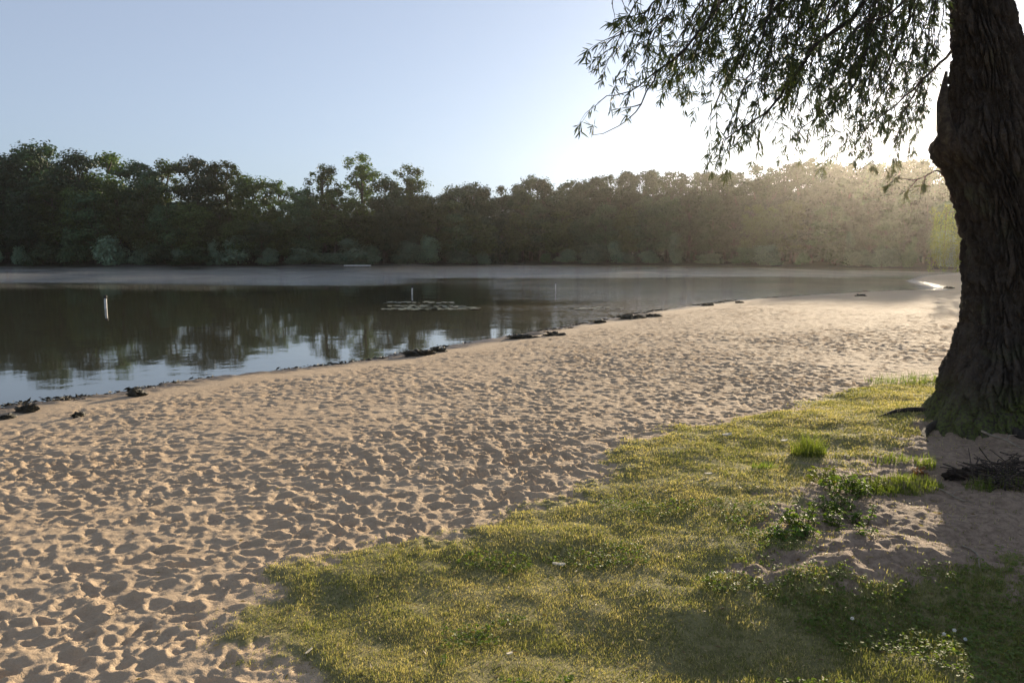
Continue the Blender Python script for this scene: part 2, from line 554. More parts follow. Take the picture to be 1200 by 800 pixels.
def far_tree_meshes(kind, seed):
    """unit tree 10 m tall: returns (trunk mesh, crown mesh)"""
    rng = np.random.default_rng(seed)
    blobs = []
    ts = TubeSet()
    if kind == 'broad':
        H = 10
        nb = 38
        for k in range(nb):
            t = rng.uniform(.0, 1)
            zz = 2.2 + t * 6.9
            wr = 2.15 * math.sqrt(max(.04, 1 - ((t - .36) / .70) ** 2))
            a = rng.uniform(0, 6.28)
            rr = wr * math.sqrt(rng.uniform(.25, 1))
            blobs.append((rr * math.cos(a), rr * math.sin(a), zz, rng.uniform(.5, 1.0)))
        blobs += [(rng.normal() * .4, rng.normal() * .4, 9.1, .6), (rng.normal() * .7, rng.normal() * .7, 8.6, .6), (0, 0, 6.5, 1.6), (0, 0, 4.3, 1.7), (0, 0, 2.6, 1.3)]
        ncard, sz = 9500, (.075, .17)
    elif kind == 'airy':
        for k in range(64):
            t = rng.uniform(0, 1)
            zz = 3.0 + t * 6.5
            a = rng.uniform(0, 6.28)
            rr = (1.5 - 1.1 * max(0, t - .3) ** 1.2) * math.sqrt(rng.uniform(.02, 1))
            blobs.append((rr * math.cos(a), rr * math.sin(a), zz, rng.uniform(.28, .58) * (1.2 - .45 * t)))
        blobs.append((0, 0, 9.5, .42))
        blobs.append((.0, 0, 3.6, .9))
        ncard, sz = 7500, (.06, .125)
    elif kind == 'pine':
        for k in range(40):
            t = rng.uniform(0, 1)
            zz = 2.0 + t * 7.4
            a = rng.uniform(0, 6.28)
            rr = (1.85 * (1 - t) ** .55 + .15) * math.sqrt(rng.uniform(.15, 1))
            blobs.append((rr * math.cos(a), rr * math.sin(a), zz, (.85 - .35 * t) * rng.uniform(.7, 1.1)))
        blobs.append((.1, 0, 9.3, .36)); blobs.append((0, 0, 8.8, .6)); blobs.append((0, 0, 7.6, 1.0)); blobs.append((0, 0, 5.5, 1.4))
        ncard, sz = 6500, (.08, .16)
    else:       # bush, 10 units tall and wide
        for k in range(13):
            a = rng.uniform(0, 6.28); t = rng.uniform(0, 1)
            rr = 4.2 * math.sqrt(rng.uniform(.05, 1)) * math.sqrt(max(.05, 1 - t * .85))
            blobs.append((rr * math.cos(a), rr * math.sin(a), .6 + t * 7.4, rng.uniform(1.5, 2.6) * (1 - .25 * t)))
        blobs.append((0, 0, 3.5, 3.4))
        ncard, sz = 4200, (.22, .46)
    B = np.array(blobs)
    wgt = B[:, 3] ** 2; wgt /= wgt.sum()
    pick = rng.choice(len(B), ncard, p=wgt)
    d = rng.normal(size=(ncard, 3)); d /= np.linalg.norm(d, axis=1)[:, None]
    rad = B[pick, 3] * np.clip(np.abs(rng.normal(.72, .32, ncard)), 0, 1.15)
    rad *= 1 + .22 * np.sin(d[:, 0] * 5 + pick) * np.cos(d[:, 2] * 6 + pick * 2)
    stray = rng.random(ncard) < .03
    rad[stray] *= rng.uniform(1.0, 1.2, stray.sum())
    c = B[pick, :3] + d * rad[:, None] * np.array([1, 1, 1.1 if kind == 'airy' else .85])
    if kind == 'bush': c[:, 2] = np.abs(c[:, 2])
    V, Fq = cards(c, rng.uniform(sz[0], sz[1], ncard), rng, .0, .62, d + np.array([0, 0, .25]), 1.0)
    crown = mesh_np('crown', V, [Fq], None, smooth=False)
    me_c = crown.data; bpy.data.objects.remove(crown)
    top = 8.6 if kind != 'bush' else 5
    x0 = rng.normal() * .15
    r0 = .16 if kind != 'bush' else .22
    ts.add([(0, 0, -.6), (x0 * .3, 0, 1.5), (x0, .1, 4), (x0 * .5, 0, top)], [r0 * 1.25, r0, r0 * .7, r0 * .15])
    for b in B[:9]:
        z0 = max(1.0, b[2] - rng.uniform(1, 2.2))
        if kind == 'bush': z0 = .1
        ts.add([(x0 * .6, 0, z0), (b[0] * .6, b[1] * .6, (z0 + b[2]) / 2), (b[0], b[1], b[2])], [r0 * .5, r0 * .3, r0 * .1], 5)
    tr = ts.build('trunk', M_BARKF)
    me_t = tr.data; bpy.data.objects.remove(tr)
    return me_t, me_c


VAR = {}
for kind, mats in (('broad', (M_DARK, M_OLIVE)), ('airy', (M_OLIVE,)), ('pine', (M_PINE,)), ('bush', (M_PALE, M_DARK))):
    for mi, mt in enumerate(mats):
        for k in range(3):
            t, c = far_tree_meshes(kind, 100 + 17 * k + 7 * mi + len(kind) * 31)
            c.materials.append(mt)
            VAR.setdefault((kind, mi), []).append((t, c))

ORD = ['first', 'second', 'third', 'fourth', 'fifth', 'sixth', 'seventh', 'eighth', 'ninth', 'tenth', 'eleventh', 'twelfth',
       'thirteenth', 'fourteenth', 'fifteenth', 'sixteenth', 'seventeenth', 'eighteenth', 'nineteenth', 'twentieth',
       'twenty-first', 'twenty-second', 'twenty-third', 'twenty-fourth', 'twenty-fifth', 'twenty-sixth', 'twenty-seventh',
       'twenty-eighth', 'twenty-ninth', 'thirtieth', 'thirty-first', 'thirty-second', 'thirty-third', 'thirty-fourth', 'thirty-fifth', 'thirty-sixth', 'thirty-seventh', 'thirty-eighth', 'thirty-ninth', 'fortieth', 'forty-first', 'forty-second', 'forty-third', 'forty-fourth', 'forty-fifth'] + ['forty-sixth', 'forty-seventh', 'forty-eighth', 'forty-ninth', 'fiftieth', 'fifty-first', 'fifty-second', 'fifty-third', 'fifty-fourth', 'fifty-fifth', 'fifty-sixth', 'fifty-seventh', 'fifty-eighth']


def shore_depth(px):
    """distance of the far water edge at a photo column"""
    py = np.interp(px, [-300, -80, 80, 200, 330, 450, 520, 571, 574, 600, 700, 850, 1000, 1120, 1230],
                   [312.6, 312.3, 312.4, 312.6, 312.6, 312.2, 311.6, 311, 309.3, 309.4, 310.2, 311.6, 313.6, 315.6, 317])
    return G(px, py)[1]


tree_rng = random.Random(4)


def far_tree(name, kind, mi, px, top, wpx, back, label, cat, group, v=None):
    D = shore_depth(px) + back
    base = P(px, 300, D)
    base.z = Z(base.x, D) - .1
    hgt = P(px, top, D).z - base.z
    unit_w = {'broad': 5.2, 'airy': 3.6, 'pine': 3.9, 'bush': 10.5}[kind]
    wm = wpx / FPX * D
    t, c = VAR[(kind, mi)][tree_rng.randrange(3) if v is None else v]
    sx = wm / unit_w; sz = hgt / 9.75
    e = empty(name, base, tree_rng.uniform(0, 6.28), (sx, sx, sz))
    tag(e, label, cat, group)
    for nm, me in (('trunk', t), ('crown', c)):
        o = bpy.data.objects.new(nm, me); COL.objects.link(o); o.parent = e
    return e


GL = 'trees of the wood on the left shore'
GR = 'trees of the hazy wood on the right shore'
GBL = 'bushes along the left waterline'
GBR = 'bushes along the right waterline'
# tall trees that make the skyline of the left wood: (px, top, width px, kind, mat, back)
sky_left = [(-70, 186, 62, 'broad', 0, 12), (-25, 182, 60, 'broad', 0, 12), (8, 182, 48, 'broad', 0, 12), (36, 176, 50, 'broad', 0, 14), (62, 167, 52, 'broad', 0, 12), (98, 178, 50, 'broad', 0, 10),
            (132, 179, 56, 'broad', 1, 14), (166, 189, 48, 'broad', 0, 10), (196, 191, 44, 'airy', 0, 14), (234, 184, 46, 'broad', 0, 12),
            (268, 193, 42, 'airy', 0, 13), (298, 208, 40, 'broad', 1, 10), (330, 216, 36, 'airy', 0, 12), (352, 220, 34, 'broad', 0, 9),
            (381, 197, 36, 'airy', 0, 11), (426, 186, 44, 'airy', 0, 13), (452, 207, 34, 'broad', 0, 10), (478, 198, 40, 'airy', 0, 12),
            (498, 228, 40, 'broad', 1, 8), (528, 238, 40, 'broad', 1, 9), (548, 247, 34, 'broad', 0, 6)]
sky_words = {
    4: 'highest dark crown of the left wood, rising to a rounded peak',
    8: 'thin airy tree with sky showing through, ninth along the left skyline',
    14: 'slim airy tree standing alone above the dip in the left skyline',
    15: 'tall leafy tree with rounded see-through top, highest near the end of the left wood',
    17: 'ragged open-crowned tree with split top at the end of the left wood',
    20: 'low rounded tree at the very tip of the left wood',
}
looks = {'broad': ('dense dark crown', 'olive crown'), 'airy': ('thin airy crown',), 'pine': ('dark conifer crown',)}
names = {'broad': 'broadleaf_tree', 'airy': 'poplar_tree', 'pine': 'pine_tree'}
for i, (px, top, w, k, mi, back) in enumerate(sky_left):
    top -= 4
    lab = sky_words.get(i) or f'{looks[k][mi]} on the left wood skyline, {ORD[i]} tall tree from its left end'
    far_tree(names[k], k, mi, px, top, w * 1.6, back, lab, 'tree', GL)
rl = random.Random(8)
mid_left = []
px = -40
while px < 560:
    tp = float(np.interp(px, [0, 150, 320, 400, 480, 540, 570], [222, 226, 245, 236, 238, 258, 268])) + rl.uniform(-14, 16)
    mid_left.append((px, tp, rl.uniform(38, 56)))
    px += rl.uniform(22, 33)
for i, (px, top, w) in enumerate(mid_left):
    k = rl.choice(['broad', 'broad', 'broad', 'airy'])
    mi = rl.choice([0, 0, 1]) if k == 'broad' else 0
    far_tree(names[k], k, mi, px, top, w * 1.15, rl.uniform(3, 6),
             f'{looks[k][mi]} below the left skyline, {ORD[i]} of its row from the left', 'tree', GL)
bl = []
px = -30
while px < 572:
    bl.append((px, 294 - 40 * rl.random() ** 1.6, rl.uniform(18, 58))); px += rl.uniform(12, 46)
for i, (px, top, w) in enumerate(bl):
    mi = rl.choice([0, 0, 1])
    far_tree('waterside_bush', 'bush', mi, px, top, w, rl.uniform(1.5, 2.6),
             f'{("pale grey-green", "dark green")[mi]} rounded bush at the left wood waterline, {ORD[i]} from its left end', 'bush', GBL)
# right wood
sky_right = []
px = 508
while px < 1200:
    tp = float(np.interp(px, [510, 540, 575, 600, 640, 652, 672, 690, 720, 760, 800, 840, 880, 920, 960, 1000, 1040, 1080, 1120, 1200],
                         [238, 228, 222, 221, 215, 236, 220, 213, 213, 211, 207, 206, 203, 198, 195, 196, 197, 195, 203, 210])) + rl.uniform(-15, -5)
    sky_right.append((px, tp, rl.uniform(30, 42))); px += rl.uniform(14, 19)
for i, (px, top, w) in enumerate(sky_right):
    k = rl.choice(['pine', 'pine', 'pine', 'broad']) if px > 660 else rl.choice(['broad', 'broad', 'pine'])
    far_tree(names[k], k, 0, px, top, w * 1.55, rl.uniform(12, 18),
             f'hazy {("dense rounded crown", "pointed conifer crown")[k == "pine"]} on the right wood skyline, {ORD[i]} from the gap', 'tree', GR)
mid_right = []
px = 560
while px < 1190:
    tp = float(np.interp(px, [560, 700, 900, 1100], [246, 238, 230, 232])) + rl.uniform(-14, 14)
    mid_right.append((px, tp, rl.uniform(30, 46))); px += rl.uniform(19, 28)
for i, (px, top, w) in enumerate(mid_right):
    k = rl.choice(['pine', 'broad', 'broad']); mi = rl.choice([0, 0, 1]) if k == 'broad' else 0
    far_tree(names[k], k, mi, px, top, w * 1.25, rl.uniform(4, 8),
             f'hazy {("rounded tree", "conifer")[k == "pine"]} below the right wood skyline, {ORD[i]} of its row from the gap', 'tree', GR)
br = []
px = 578
while px < 1180:
    br.append((px, 296 - 36 * rl.random() ** 1.6, rl.uniform(14, 46))); px += rl.uniform(10, 42)
for i, (px, top, w) in enumerate(br):
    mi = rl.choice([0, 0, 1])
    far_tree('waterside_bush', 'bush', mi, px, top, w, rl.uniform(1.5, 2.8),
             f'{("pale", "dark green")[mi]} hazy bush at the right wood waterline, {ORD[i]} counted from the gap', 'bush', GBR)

# the wood going on behind the trees one can tell apart : one mass
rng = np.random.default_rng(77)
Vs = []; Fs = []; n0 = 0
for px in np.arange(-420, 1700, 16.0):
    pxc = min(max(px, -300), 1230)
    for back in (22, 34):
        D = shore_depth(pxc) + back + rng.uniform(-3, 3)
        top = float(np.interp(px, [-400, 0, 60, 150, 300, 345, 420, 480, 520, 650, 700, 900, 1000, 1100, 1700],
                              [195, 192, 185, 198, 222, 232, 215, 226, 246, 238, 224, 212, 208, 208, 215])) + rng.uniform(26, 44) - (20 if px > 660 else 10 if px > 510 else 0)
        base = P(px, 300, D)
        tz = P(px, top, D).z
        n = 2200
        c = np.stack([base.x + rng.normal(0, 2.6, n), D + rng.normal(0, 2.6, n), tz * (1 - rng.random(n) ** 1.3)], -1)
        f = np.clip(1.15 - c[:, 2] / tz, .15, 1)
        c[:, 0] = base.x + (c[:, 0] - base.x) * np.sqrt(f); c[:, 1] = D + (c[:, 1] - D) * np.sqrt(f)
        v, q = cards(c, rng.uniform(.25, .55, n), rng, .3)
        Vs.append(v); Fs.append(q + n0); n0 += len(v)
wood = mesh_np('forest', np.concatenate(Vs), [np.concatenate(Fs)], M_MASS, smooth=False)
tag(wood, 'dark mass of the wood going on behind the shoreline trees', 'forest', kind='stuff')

# ------------------------------------------------------------------ the old willow at the right
M_BARK, nt, out = newmat('willow_bark'); h = NT(nt)
tc = h.n('ShaderNodeTexCoord')
mp = h.n('ShaderNodeMapping'); mp.inputs['Scale'].default_value = (1, 1, .22); h.l(tc.outputs['Object'], mp.inputs[0])
f1 = h.noise(mp.outputs[0], 14, 8, .65); f2 = h.noise(tc.outputs['Object'], 3, 4); f3 = h.noise(tc.outputs['Object'], 40, 4, .6)
rid = attr('ridge')
cc = h.mix(h.mapr(f1, .3, .7), (.028, .023, .018), (.07, .057, .044))
cc = h.mix(h.math('MULTIPLY', h.mapr(f2, .55, .7), .35), cc, (.09, .10, .05))
cc = h.mix(h.math('MULTIPLY', attr('moss'), h.mapr(f3, .35, .6)), cc, (.10, .12, .03))
pb = h.n('ShaderNodeBsdfPrincipled'); h.l(cc, pb.inputs['Base Color']); pb.inputs['Roughness'].default_value = .9
pb.inputs['Specular IOR Level'].default_value = .2
bp = h.n('ShaderNodeBump'); bp.inputs['Strength'].default_value = .9; bp.inputs['Distance'].default_value = .03
h.l(h.math('ADD', f1, h.math('MULTIPLY', f3, .35)), bp.inputs['Height']); h.l(bp.outputs[0], pb.inputs['Normal'])
h.l(pb.outputs[0], out.inputs['Surface'])

TD = TREE_XY[1]
gz0 = Z(*TREE_XY)
# left and right outlines of the trunk in photo pixels (right side past the frame is the plausible rest)
prof = [(-260, 1128, 1182), (-140, 1118, 1186), (-60, 1114, 1188), (0, 1112, 1191), (60, 1114, 1203), (100, 1112, 1214), (140, 1107, 1224), (165, 1103, 1232), (190, 1106, 1238),
        (215, 1115, 1243), (250, 1124, 1247), (290, 1129, 1251), (340, 1131, 1255), (380, 1130, 1259), (415, 1124, 1266), (445, 1115, 1275), (470, 1104, 1286), (492, 1090, 1300), (520, 1076, 1312)]
zs, cxs, hw = [], [], []
for py, xl, xr in prof:
    a_ = P(xl, py, TD); b_ = P(xr, py, TD)
    zs.append(a_.z); cxs.append((a_.x + b_.x) / 2); hw.append((b_.x - a_.x) / 2)
zs = np.array(zs[::-1]); cxs = np.array(cxs[::-1]); hw = np.array(hw[::-1])
NZ, NA = 900, 460
zz = np.linspace(zs[0] - .25, zs[-1], NZ)
aa = np.linspace(0, 2 * math.pi, NA, endpoint=False)
ZZ, AA = np.meshgrid(zz, aa, indexing='ij')
cx = np.interp(ZZ, zs, cxs); rad = np.interp(ZZ, zs, hw)
h0 = np.clip((ZZ - gz0), 0, None)
# root flare lobes
lob = np.cos(AA * 5 + .8) * .5 + np.cos(AA * 3 + 2.0) * .5
rad = rad * (1 + .10 * lob * np.exp(-h0 / .35))
# big fluting
su = AA * 1.0 + .10 * np.sin(ZZ * 1.3)
ca, sa = np.cos(AA), np.sin(AA)


def cyl(fr, fz, octv, seed, tw=.25):
    # seamless noise round the trunk
    t = AA + tw * ZZ
    u = t / (2 * math.pi)
    w = sstep(.85, 1.0, u % 1.0)
    n1_ = fbm((u % 1.0) * fr, ZZ * fz, octv, seed)
    n2_ = fbm((u % 1.0 - 1.0) * fr, ZZ * fz, octv, seed)
    return n1_ * (1 - w) + n2_ * w


warpn = cyl(9, 1.6, 3, 5) * .9
t = AA + .25 * ZZ
u = (t / (2 * math.pi)) % 1.0
wv_ = sstep(.9, 1.0, u)


def ridgef(u):
    qa = fbm(u * 50 + ZZ * 1.9 + warpn * 1.6, ZZ * 1.9, 4, 11)
    qb = fbm(u * 50 - ZZ * 2.3 + warpn * 1.6, ZZ * 1.9 + 7, 4, 14)
    return 1 - np.minimum(np.abs(qa), np.abs(qb) + .06) * 3.4


ridge = ridgef(u) * (1 - wv_) + ridgef(u - 1.0) * wv_
ridge = np.clip(ridge, -.6, 1)
crack = sstep(.2, .85, 1 - ridge)         # 1 on plates, 0 in the grooves
disp = .055 * crack + .06 * cyl(6, .7, 3, 15) + .028 * cyl(60, 9, 4, 17) + .012 * cyl(120, 40, 3, 27)
# swollen burl on the lake side, just under the broken stub
lump = np.zeros_like(ZZ)
for (py, ang, amp, s1, s2) in ((176, math.pi, .14, .15, .6), (330, math.pi * 1.02, .05, .06, .2), (352, math.pi * .98, .045, .05, .2), (60, 4.2, .05, .15, .5), (250, 4.9, .06, .25, .5), (420, 4.4, .05, .2, .4)):
    zc = P(1100, py, TD).z
    da = np.angle(np.exp(1j * (AA - ang)))
    lump += amp * np.exp(-((ZZ - zc) / s1) ** 2 - (da / s2) ** 2)
rad = rad - .05 - .065 * sstep(.3, 1.1, h0) + disp + lump
V = np.stack([cx + rad * ca, TD + rad * sa, ZZ], -1)
V[..., 0] -= TREE_XY[0]; V[..., 1] -= TREE_XY[1]; V[..., 2] -= gz0
idx = np.arange(NZ * NA).reshape(NZ, NA)
a = idx[:-1]; b = idx[1:]
F = np.stack([a, np.roll(a, -1, 1), np.roll(b, -1, 1), b], -1).reshape(-1, 4)
willow = empty('willow_tree', (TREE_XY[0], TREE_XY[1], gz0))
tag(willow, 'old willow with thick furrowed trunk beside the beach, leafy twigs hanging into the sky', 'tree')
moss = sstep(.45, .05, h0 + .12 * cyl(12, 4, 2, 19)) * .9
mesh_np('trunk', V.reshape(-1, 3), [F], M_BARK, willow, attrs={'ridge': crack.ravel(), 'moss': moss.ravel()})
OFF = Vector((TREE_XY[0], TREE_XY[1], gz0))


def loc(p): return Vector(p) - OFF


M_BR = plain_mat('branch_bark', (.022, .018, .014), (.055, .045, .033), 20, bump=.6)
# broken stub on the left of the trunk
sv = TubeSet()
stub = [loc(P(1122, 178, TD - .05)), loc(P(1107, 150, TD - .1)), loc(P(1104, 120, TD - .1)), loc(P(1109, 84, TD - .1))]
sv.add(stub, [.10, .07, .045, .012], 14)
st = sv.build('stub', M_BR, willow)
# roots creeping out over the soil
rv = TubeSet()
for ang, ln, r0 in ((3.6, 1.05, .05), (4.35, .8, .06), (5.1, 1.0, .07), (2.8, .8, .05)):
    pts = []; rads = []
    for k in range(9):
        t_ = k / 8
        rr_ = .38 + ln * t_
        a_ = ang + .25 * math.sin(t_ * 4 + ang)
        x_ = TREE_XY[0] + math.cos(a_) * rr_ + (cxs[1] - TREE_XY[0]) * (1 - t_) * .5; y_ = TREE_XY[1] + math.sin(a_) * rr_
        pts.append(loc((x_, y_, Z(x_, y_) + r0 * (.55 - 1.0 * t_) + .012 * math.sin(t_ * 9 + ang))))
        rads.append(r0 * (1 - .7 * t_))
    rv.add(pts, rads, 10)
rt_o = rv.build('root', M_BARK, willow)

# ---- hanging boughs and leaves
M_WLEAF = leaf_mat('willow_leaf', (.03, .045, .02), (.07, .085, .03), .24, objvar=0)
wr = random.Random(23)
LV, LF = [], []
ln0 = 0


def leaf(p, d, length, width, side):
    global ln0
    d = d.normalized()
    s = d.cross(side)
    if s.length < 1e-3: s = d.orthogonal()
    s.normalize()
    nrm = s.cross(d)
    bend = nrm * length * wr.uniform(-.12, .18)
    p1 = p + d * length * .35 + bend * .5
    p2 = p + d * length * .7 + bend
    p3 = p + d * length + bend * 1.3
    LV.extend([p, p1 + s * width * .5, p1 - s * width * .5, p2 + s * width * .36, p2 - s * width * .36, p3])
    b_ = ln0
    LF.extend([(b_, b_ + 1, b_ + 2, b_ + 2), (b_ + 1, b_ + 3, b_ + 4, b_ + 2), (b_ + 3, b_ + 5, b_ + 4, b_ + 4)])
    ln0 += 6


tw = TubeSet()
bo = TubeSet()


def rv3(s=1.0): return Vector((wr.gauss(0, s), wr.gauss(0, s), wr.gauss(0, s)))


def bunch(p, d, n, big=1.0):
    for _ in range(n):
        dd = (d * .7 + rv3(.55) + Vector((0, 0, -.6))).normalized()
        leaf(p + rv3(.008), dd, wr.uniform(.055, .105) * big, wr.uniform(.008, .0135) * big, rv3())


def twig(p, d, length, rad, leafy=1.0, big=1.0, droop=.10):
    pts = [p.copy()]
    n = max(3, int(length / .05))
    q = p.copy(); d = d.normalized()
    for i in range(n):
        d = (d + rv3(.13) + Vector((0, 0, -droop))).normalized()
        q = q + d * (length / n)
        pts.append(q.copy())
        if i > 0 and wr.random() < .85 * leafy:
            bunch(q, d, wr.randint(3, 7), big)
    if wr.random() < .85 * min(1, leafy * 1.2): bunch(q, d, wr.randint(4, 8), big)
    r_ = [rad * (1 - .75 * i / n) for i in range(n + 1)]
    tw.add(pts, r_, 4)
    return pts


def bough(pxs, rad0, rad1, dens=1.0, tl=(.18, .5), leafy=1.0, d_jit=.35, big=1.0, side=1):
    """pxs: (px, py, depth) points ; a woody bough carrying twigs"""
    pts = [loc(P(*q)) for q in pxs]
    # resample with a smooth wander
    res = []
    for i in range(len(pts) - 1):
        n = max(2, int((pts[i + 1] - pts[i]).length / .08))
        p0 = pts[max(i - 1, 0)]; p1 = pts[i]; p2 = pts[i + 1]; p3 = pts[min(i + 2, len(pts) - 1)]
        for k in range(n):
            t_ = k / n
            res.append(.5 * ((2 * p1) + (p2 - p0) * t_ + (2 * p0 - 5 * p1 + 4 * p2 - p3) * t_ * t_ + (3 * p1 - p0 - 3 * p2 + p3) * t_ ** 3))
    res.append(pts[-1])
    res = [q + rv3(.008) for q in res]
    N = len(res)
    bo.add(res, [rad0 + (rad1 - rad0) * i / (N - 1) for i in range(N)], 7)
    for i in range(2, N):
        t_ = i / (N - 1)
        k = dens * 1.9 * (.6 + .6 * t_)
        while k > 0:
            if wr.random() < k:
                fw = (res[i] - res[i - 1]).normalized()
                d = (fw * .8 + rv3(.55) + Vector((-.12, 0, -.25))).normalized()
                L = wr.uniform(*tl)
                tp = twig(res[i], d, L, .0042 + .003 * (1 - t_), leafy, big)
                if wr.random() < .55:
                    j = len(tp) // 2
                    twig(tp[j], (d + rv3(.7)).normalized(), L * .6, .003, leafy, big)
            k -= 1
    return res


T = TD
bough([(1135, -170, T), (1040, -90, T - .2), (900, -75, T - .4), (760, -60, T - .5), (735, -40, T - .5)], .085, .012, .40, (.2, .45))
bough([(1040, -90, T - .2), (1012, 5, T - .2), (955, 55, T - .2), (905, 125, T - .3), (876, 146, T - .35), (850, 165, T - .4)], .030, .005, .42)
bough([(900, -75, T - .4), (850, -5, T - .5), (805, 55, T - .6), (770, 84, T - .6), (738, 107, T - .7), (712, 112, T - .7)], .022, .003, .30, (.15, .36))
bough([(770, 84, T - .6), (752, 120, T - .6), (725, 150, T - .6), (694, 160, T - .6)], .008, .002, .20, (.1, .24), .8)
bough([(1000, -80, T), (900, 20, T - .1), (858, 85, T - .2), (840, 115, T - .3), (830, 140, T - .3)], .022, .004, .42)
bough([(960, -80, T + .3), (932, 50, T + .2), (925, 110, T + .2), (905, 150, T + .1)], .02, .004, .42)
bough([(1040, -90, T), (1020, 30, T + .2), (1003, 95, T + .2), (965, 130, T + .1), (940, 150, T + .1)], .022, .004, .42)
bough([(820, -70, T - .4), (765, 5, T - .5), (738, 38, T - .6), (714, 50, T - .6)], .012, .003, .32, (.15, .36))
bough([(740, -55, T - .5), (722, -8, T - .6), (716, 6, T - .6)], .008, .003, .30, (.1, .24))
bough([(930, -80, T - .3), (890, 55, T - .6), (872, 100, T - .7), (862, 135, T - .7), (856, 150, T - .7)], .018, .003, .38)
bough([(870, -75, T + .2), (835, 10, T + .3), (810, 60, T + .4), (795, 90, T + .4)], .016, .003, .45)
bough([(960, -75, T + .5), (880, 0, T + .6), (830, 40, T + .8), (780, 55, T + .8)], .018, .003, .45)
bough([(1090, -110, T + .3), (1065, 20, T + .5), (1040, 85, T + .6), (1015, 135, T + .6)], .02, .004, .42)
bough([(1116, 60, T - .1), (1080, 95, T + .2), (1045, 128, T + .3), (1000, 158, T + .3)], .014, .003, .36)
bough([(1080, 95, T + .2), (1062, 130, T + .5), (1050, 165, T + .6)], .008, .003, .40, (.15, .4))
bough([(1100, -100, T - .4), (1060, 0, T - .8), (1000, 40, T - 1.0), (975, 100, T - 1.0), (970, 138, T - 1.0)], .016, .003, .34)
bough([(1030, -90, T + .8), (985, -10, T + 1.0), (960, 40, T + 1.1), (950, 95, T + 1.1), (985, 130, T + 1.2)], .016, .003, .40)
# dense top along the upper edge of the frame
for k in range(9):
    px_ = 745 + k * 36 + wr.uniform(-10, 10)
    dd = wr.uniform(-.8, .9)
    bough([(px_ + 60, -80, T + dd), (px_ + 15, -20, T + dd), (px_ - 10, 25, T + dd), (px_ - 25, 55 + wr.uniform(-10, 25), T + dd)], .012, .003, .40, (.15, .42))
for k in range(40):
    x0_ = wr.uniform(770, 1085); y1_ = float(np.interp(x0_, [770, 850, 950, 1085], [70, 130, 150, 140])) * wr.uniform(.35, .9)
    dd = wr.uniform(-1.0, 1.3)
    bough([(x0_ + 55, -90, T + dd), (x0_ + 25, -20, T + dd), (x0_ + 5, y1_ * .5, T + dd), (x0_ - 18, y1_, T + dd)], .009, .002, .34, (.14, .40))
for k in range(12):
    x0_ = wr.uniform(1000, 1100); y1_ = wr.uniform(105, 182) - max(0, 1040 - x0_) * .4
    dd = wr.uniform(.9, 2.6)
    bough([(x0_ + 30, -90, T + dd), (x0_ + 18, -10, T + dd), (x0_ + 6, y1_ * .5, T + dd), (x0_ - 10, y1_, T + dd)], .009, .002, .30, (.14, .36))
# leafy shoot just under the burl
bough([(1104, 199, T - .1), (1085, 206, T - .15), (1066, 212, T - .2), (1048, 205, T - .25)], .008, .002, .25, (.08, .2))
# the crown going on above the frame
for k in range(12):
    a_ = k / 12 * 6.283
    tip = Vector((math.cos(a_) * 2.0, math.sin(a_) * 2.0, 5.3 + wr.uniform(-.3, 1.6)))
    st_ = Vector((cxs[-1] - TREE_XY[0], 0, zs[-1] - gz0 - .25))
    mid = (st_ + tip) / 2 + Vector((0, 0, .7))
    pts = [st_ * (1 - t_) ** 2 + mid * 2 * t_ * (1 - t_) + tip * t_ * t_ for t_ in [i / 9 for i in range(10)]]
    bo.add(pts, [.15 * (1 - t_ * .85) for t_ in [i / 9 for i in range(10)]], 7)
    for i in range(3, 10):
        for _ in range(2): twig(pts[i], rv3(), wr.uniform(.5, .9), .006, 1.0, 2.3)
bo.build('branch', M_BR, willow)
tw.build('twig', M_BR, willow)
Lf = np.array(LF); tri = Lf[:, 2] == Lf[:, 3]
mesh_np('foliage', np.array([tuple(v) for v in LV]), [Lf[~tri], Lf[tri][:, :3]], M_WLEAF, willow, smooth=False)

# ------------------------------------------------------------------ weeping willow further along the shore
M_WEEP = leaf_mat('weeping_leaf', (.09, .12, .03), (.17, .20, .05), .5, objvar=0)
we = empty('weeping_willow', (0, 0, 0))
wx = P(1146, 300, 48); we.scale = (1.25, 1.25, 1.25)
we.location = (wx.x, 48, Z(wx.x, 48))
tag(we, 'pale green weeping willow on the beach, half hidden behind the thick trunk', 'tree')
rng = np.random.default_rng(9)
wt = TubeSet()
wt.add([(0, 0, -.3), (.05, 0, 1), (0, .1, 2.4), (.1, 0, 4.2)], [.26, .2, .15, .05], 9)
cs = []
for k in range(46):
    a_ = rng.uniform(0, 6.28); rr_ = 2.2 * math.sqrt(rng.random()); z1 = 4.6 - .32 * rr_ + rng.normal(0, .2)
    z0_ = rng.uniform(.7, 1.8)
    n = 150
    zq = z0_ + (z1 - z0_) * rng.random(n)
    cs.append(np.stack([rr_ * math.cos(a_) + rng.normal(0, .09, n), rr_ * math.sin(a_) + rng.normal(0, .09, n), zq], -1))
    wt.add([(0, 0, 2.6), (rr_ * .5 * math.cos(a_), rr_ * .5 * math.sin(a_), z1 + .1), (rr_ * math.cos(a_), rr_ * math.sin(a_), z1 - .1), (rr_ * math.cos(a_), rr_ * math.sin(a_), z0_)], [.05, .03, .012, .004], 5)
cs = np.concatenate(cs)
v, q = cards(cs, rng.uniform(.04, .1, len(cs)), rng, -1.0, .3)
wt.build('trunk', M_BARKF, we)
mesh_np('crown', v, [q], M_WEEP, we, smooth=False)

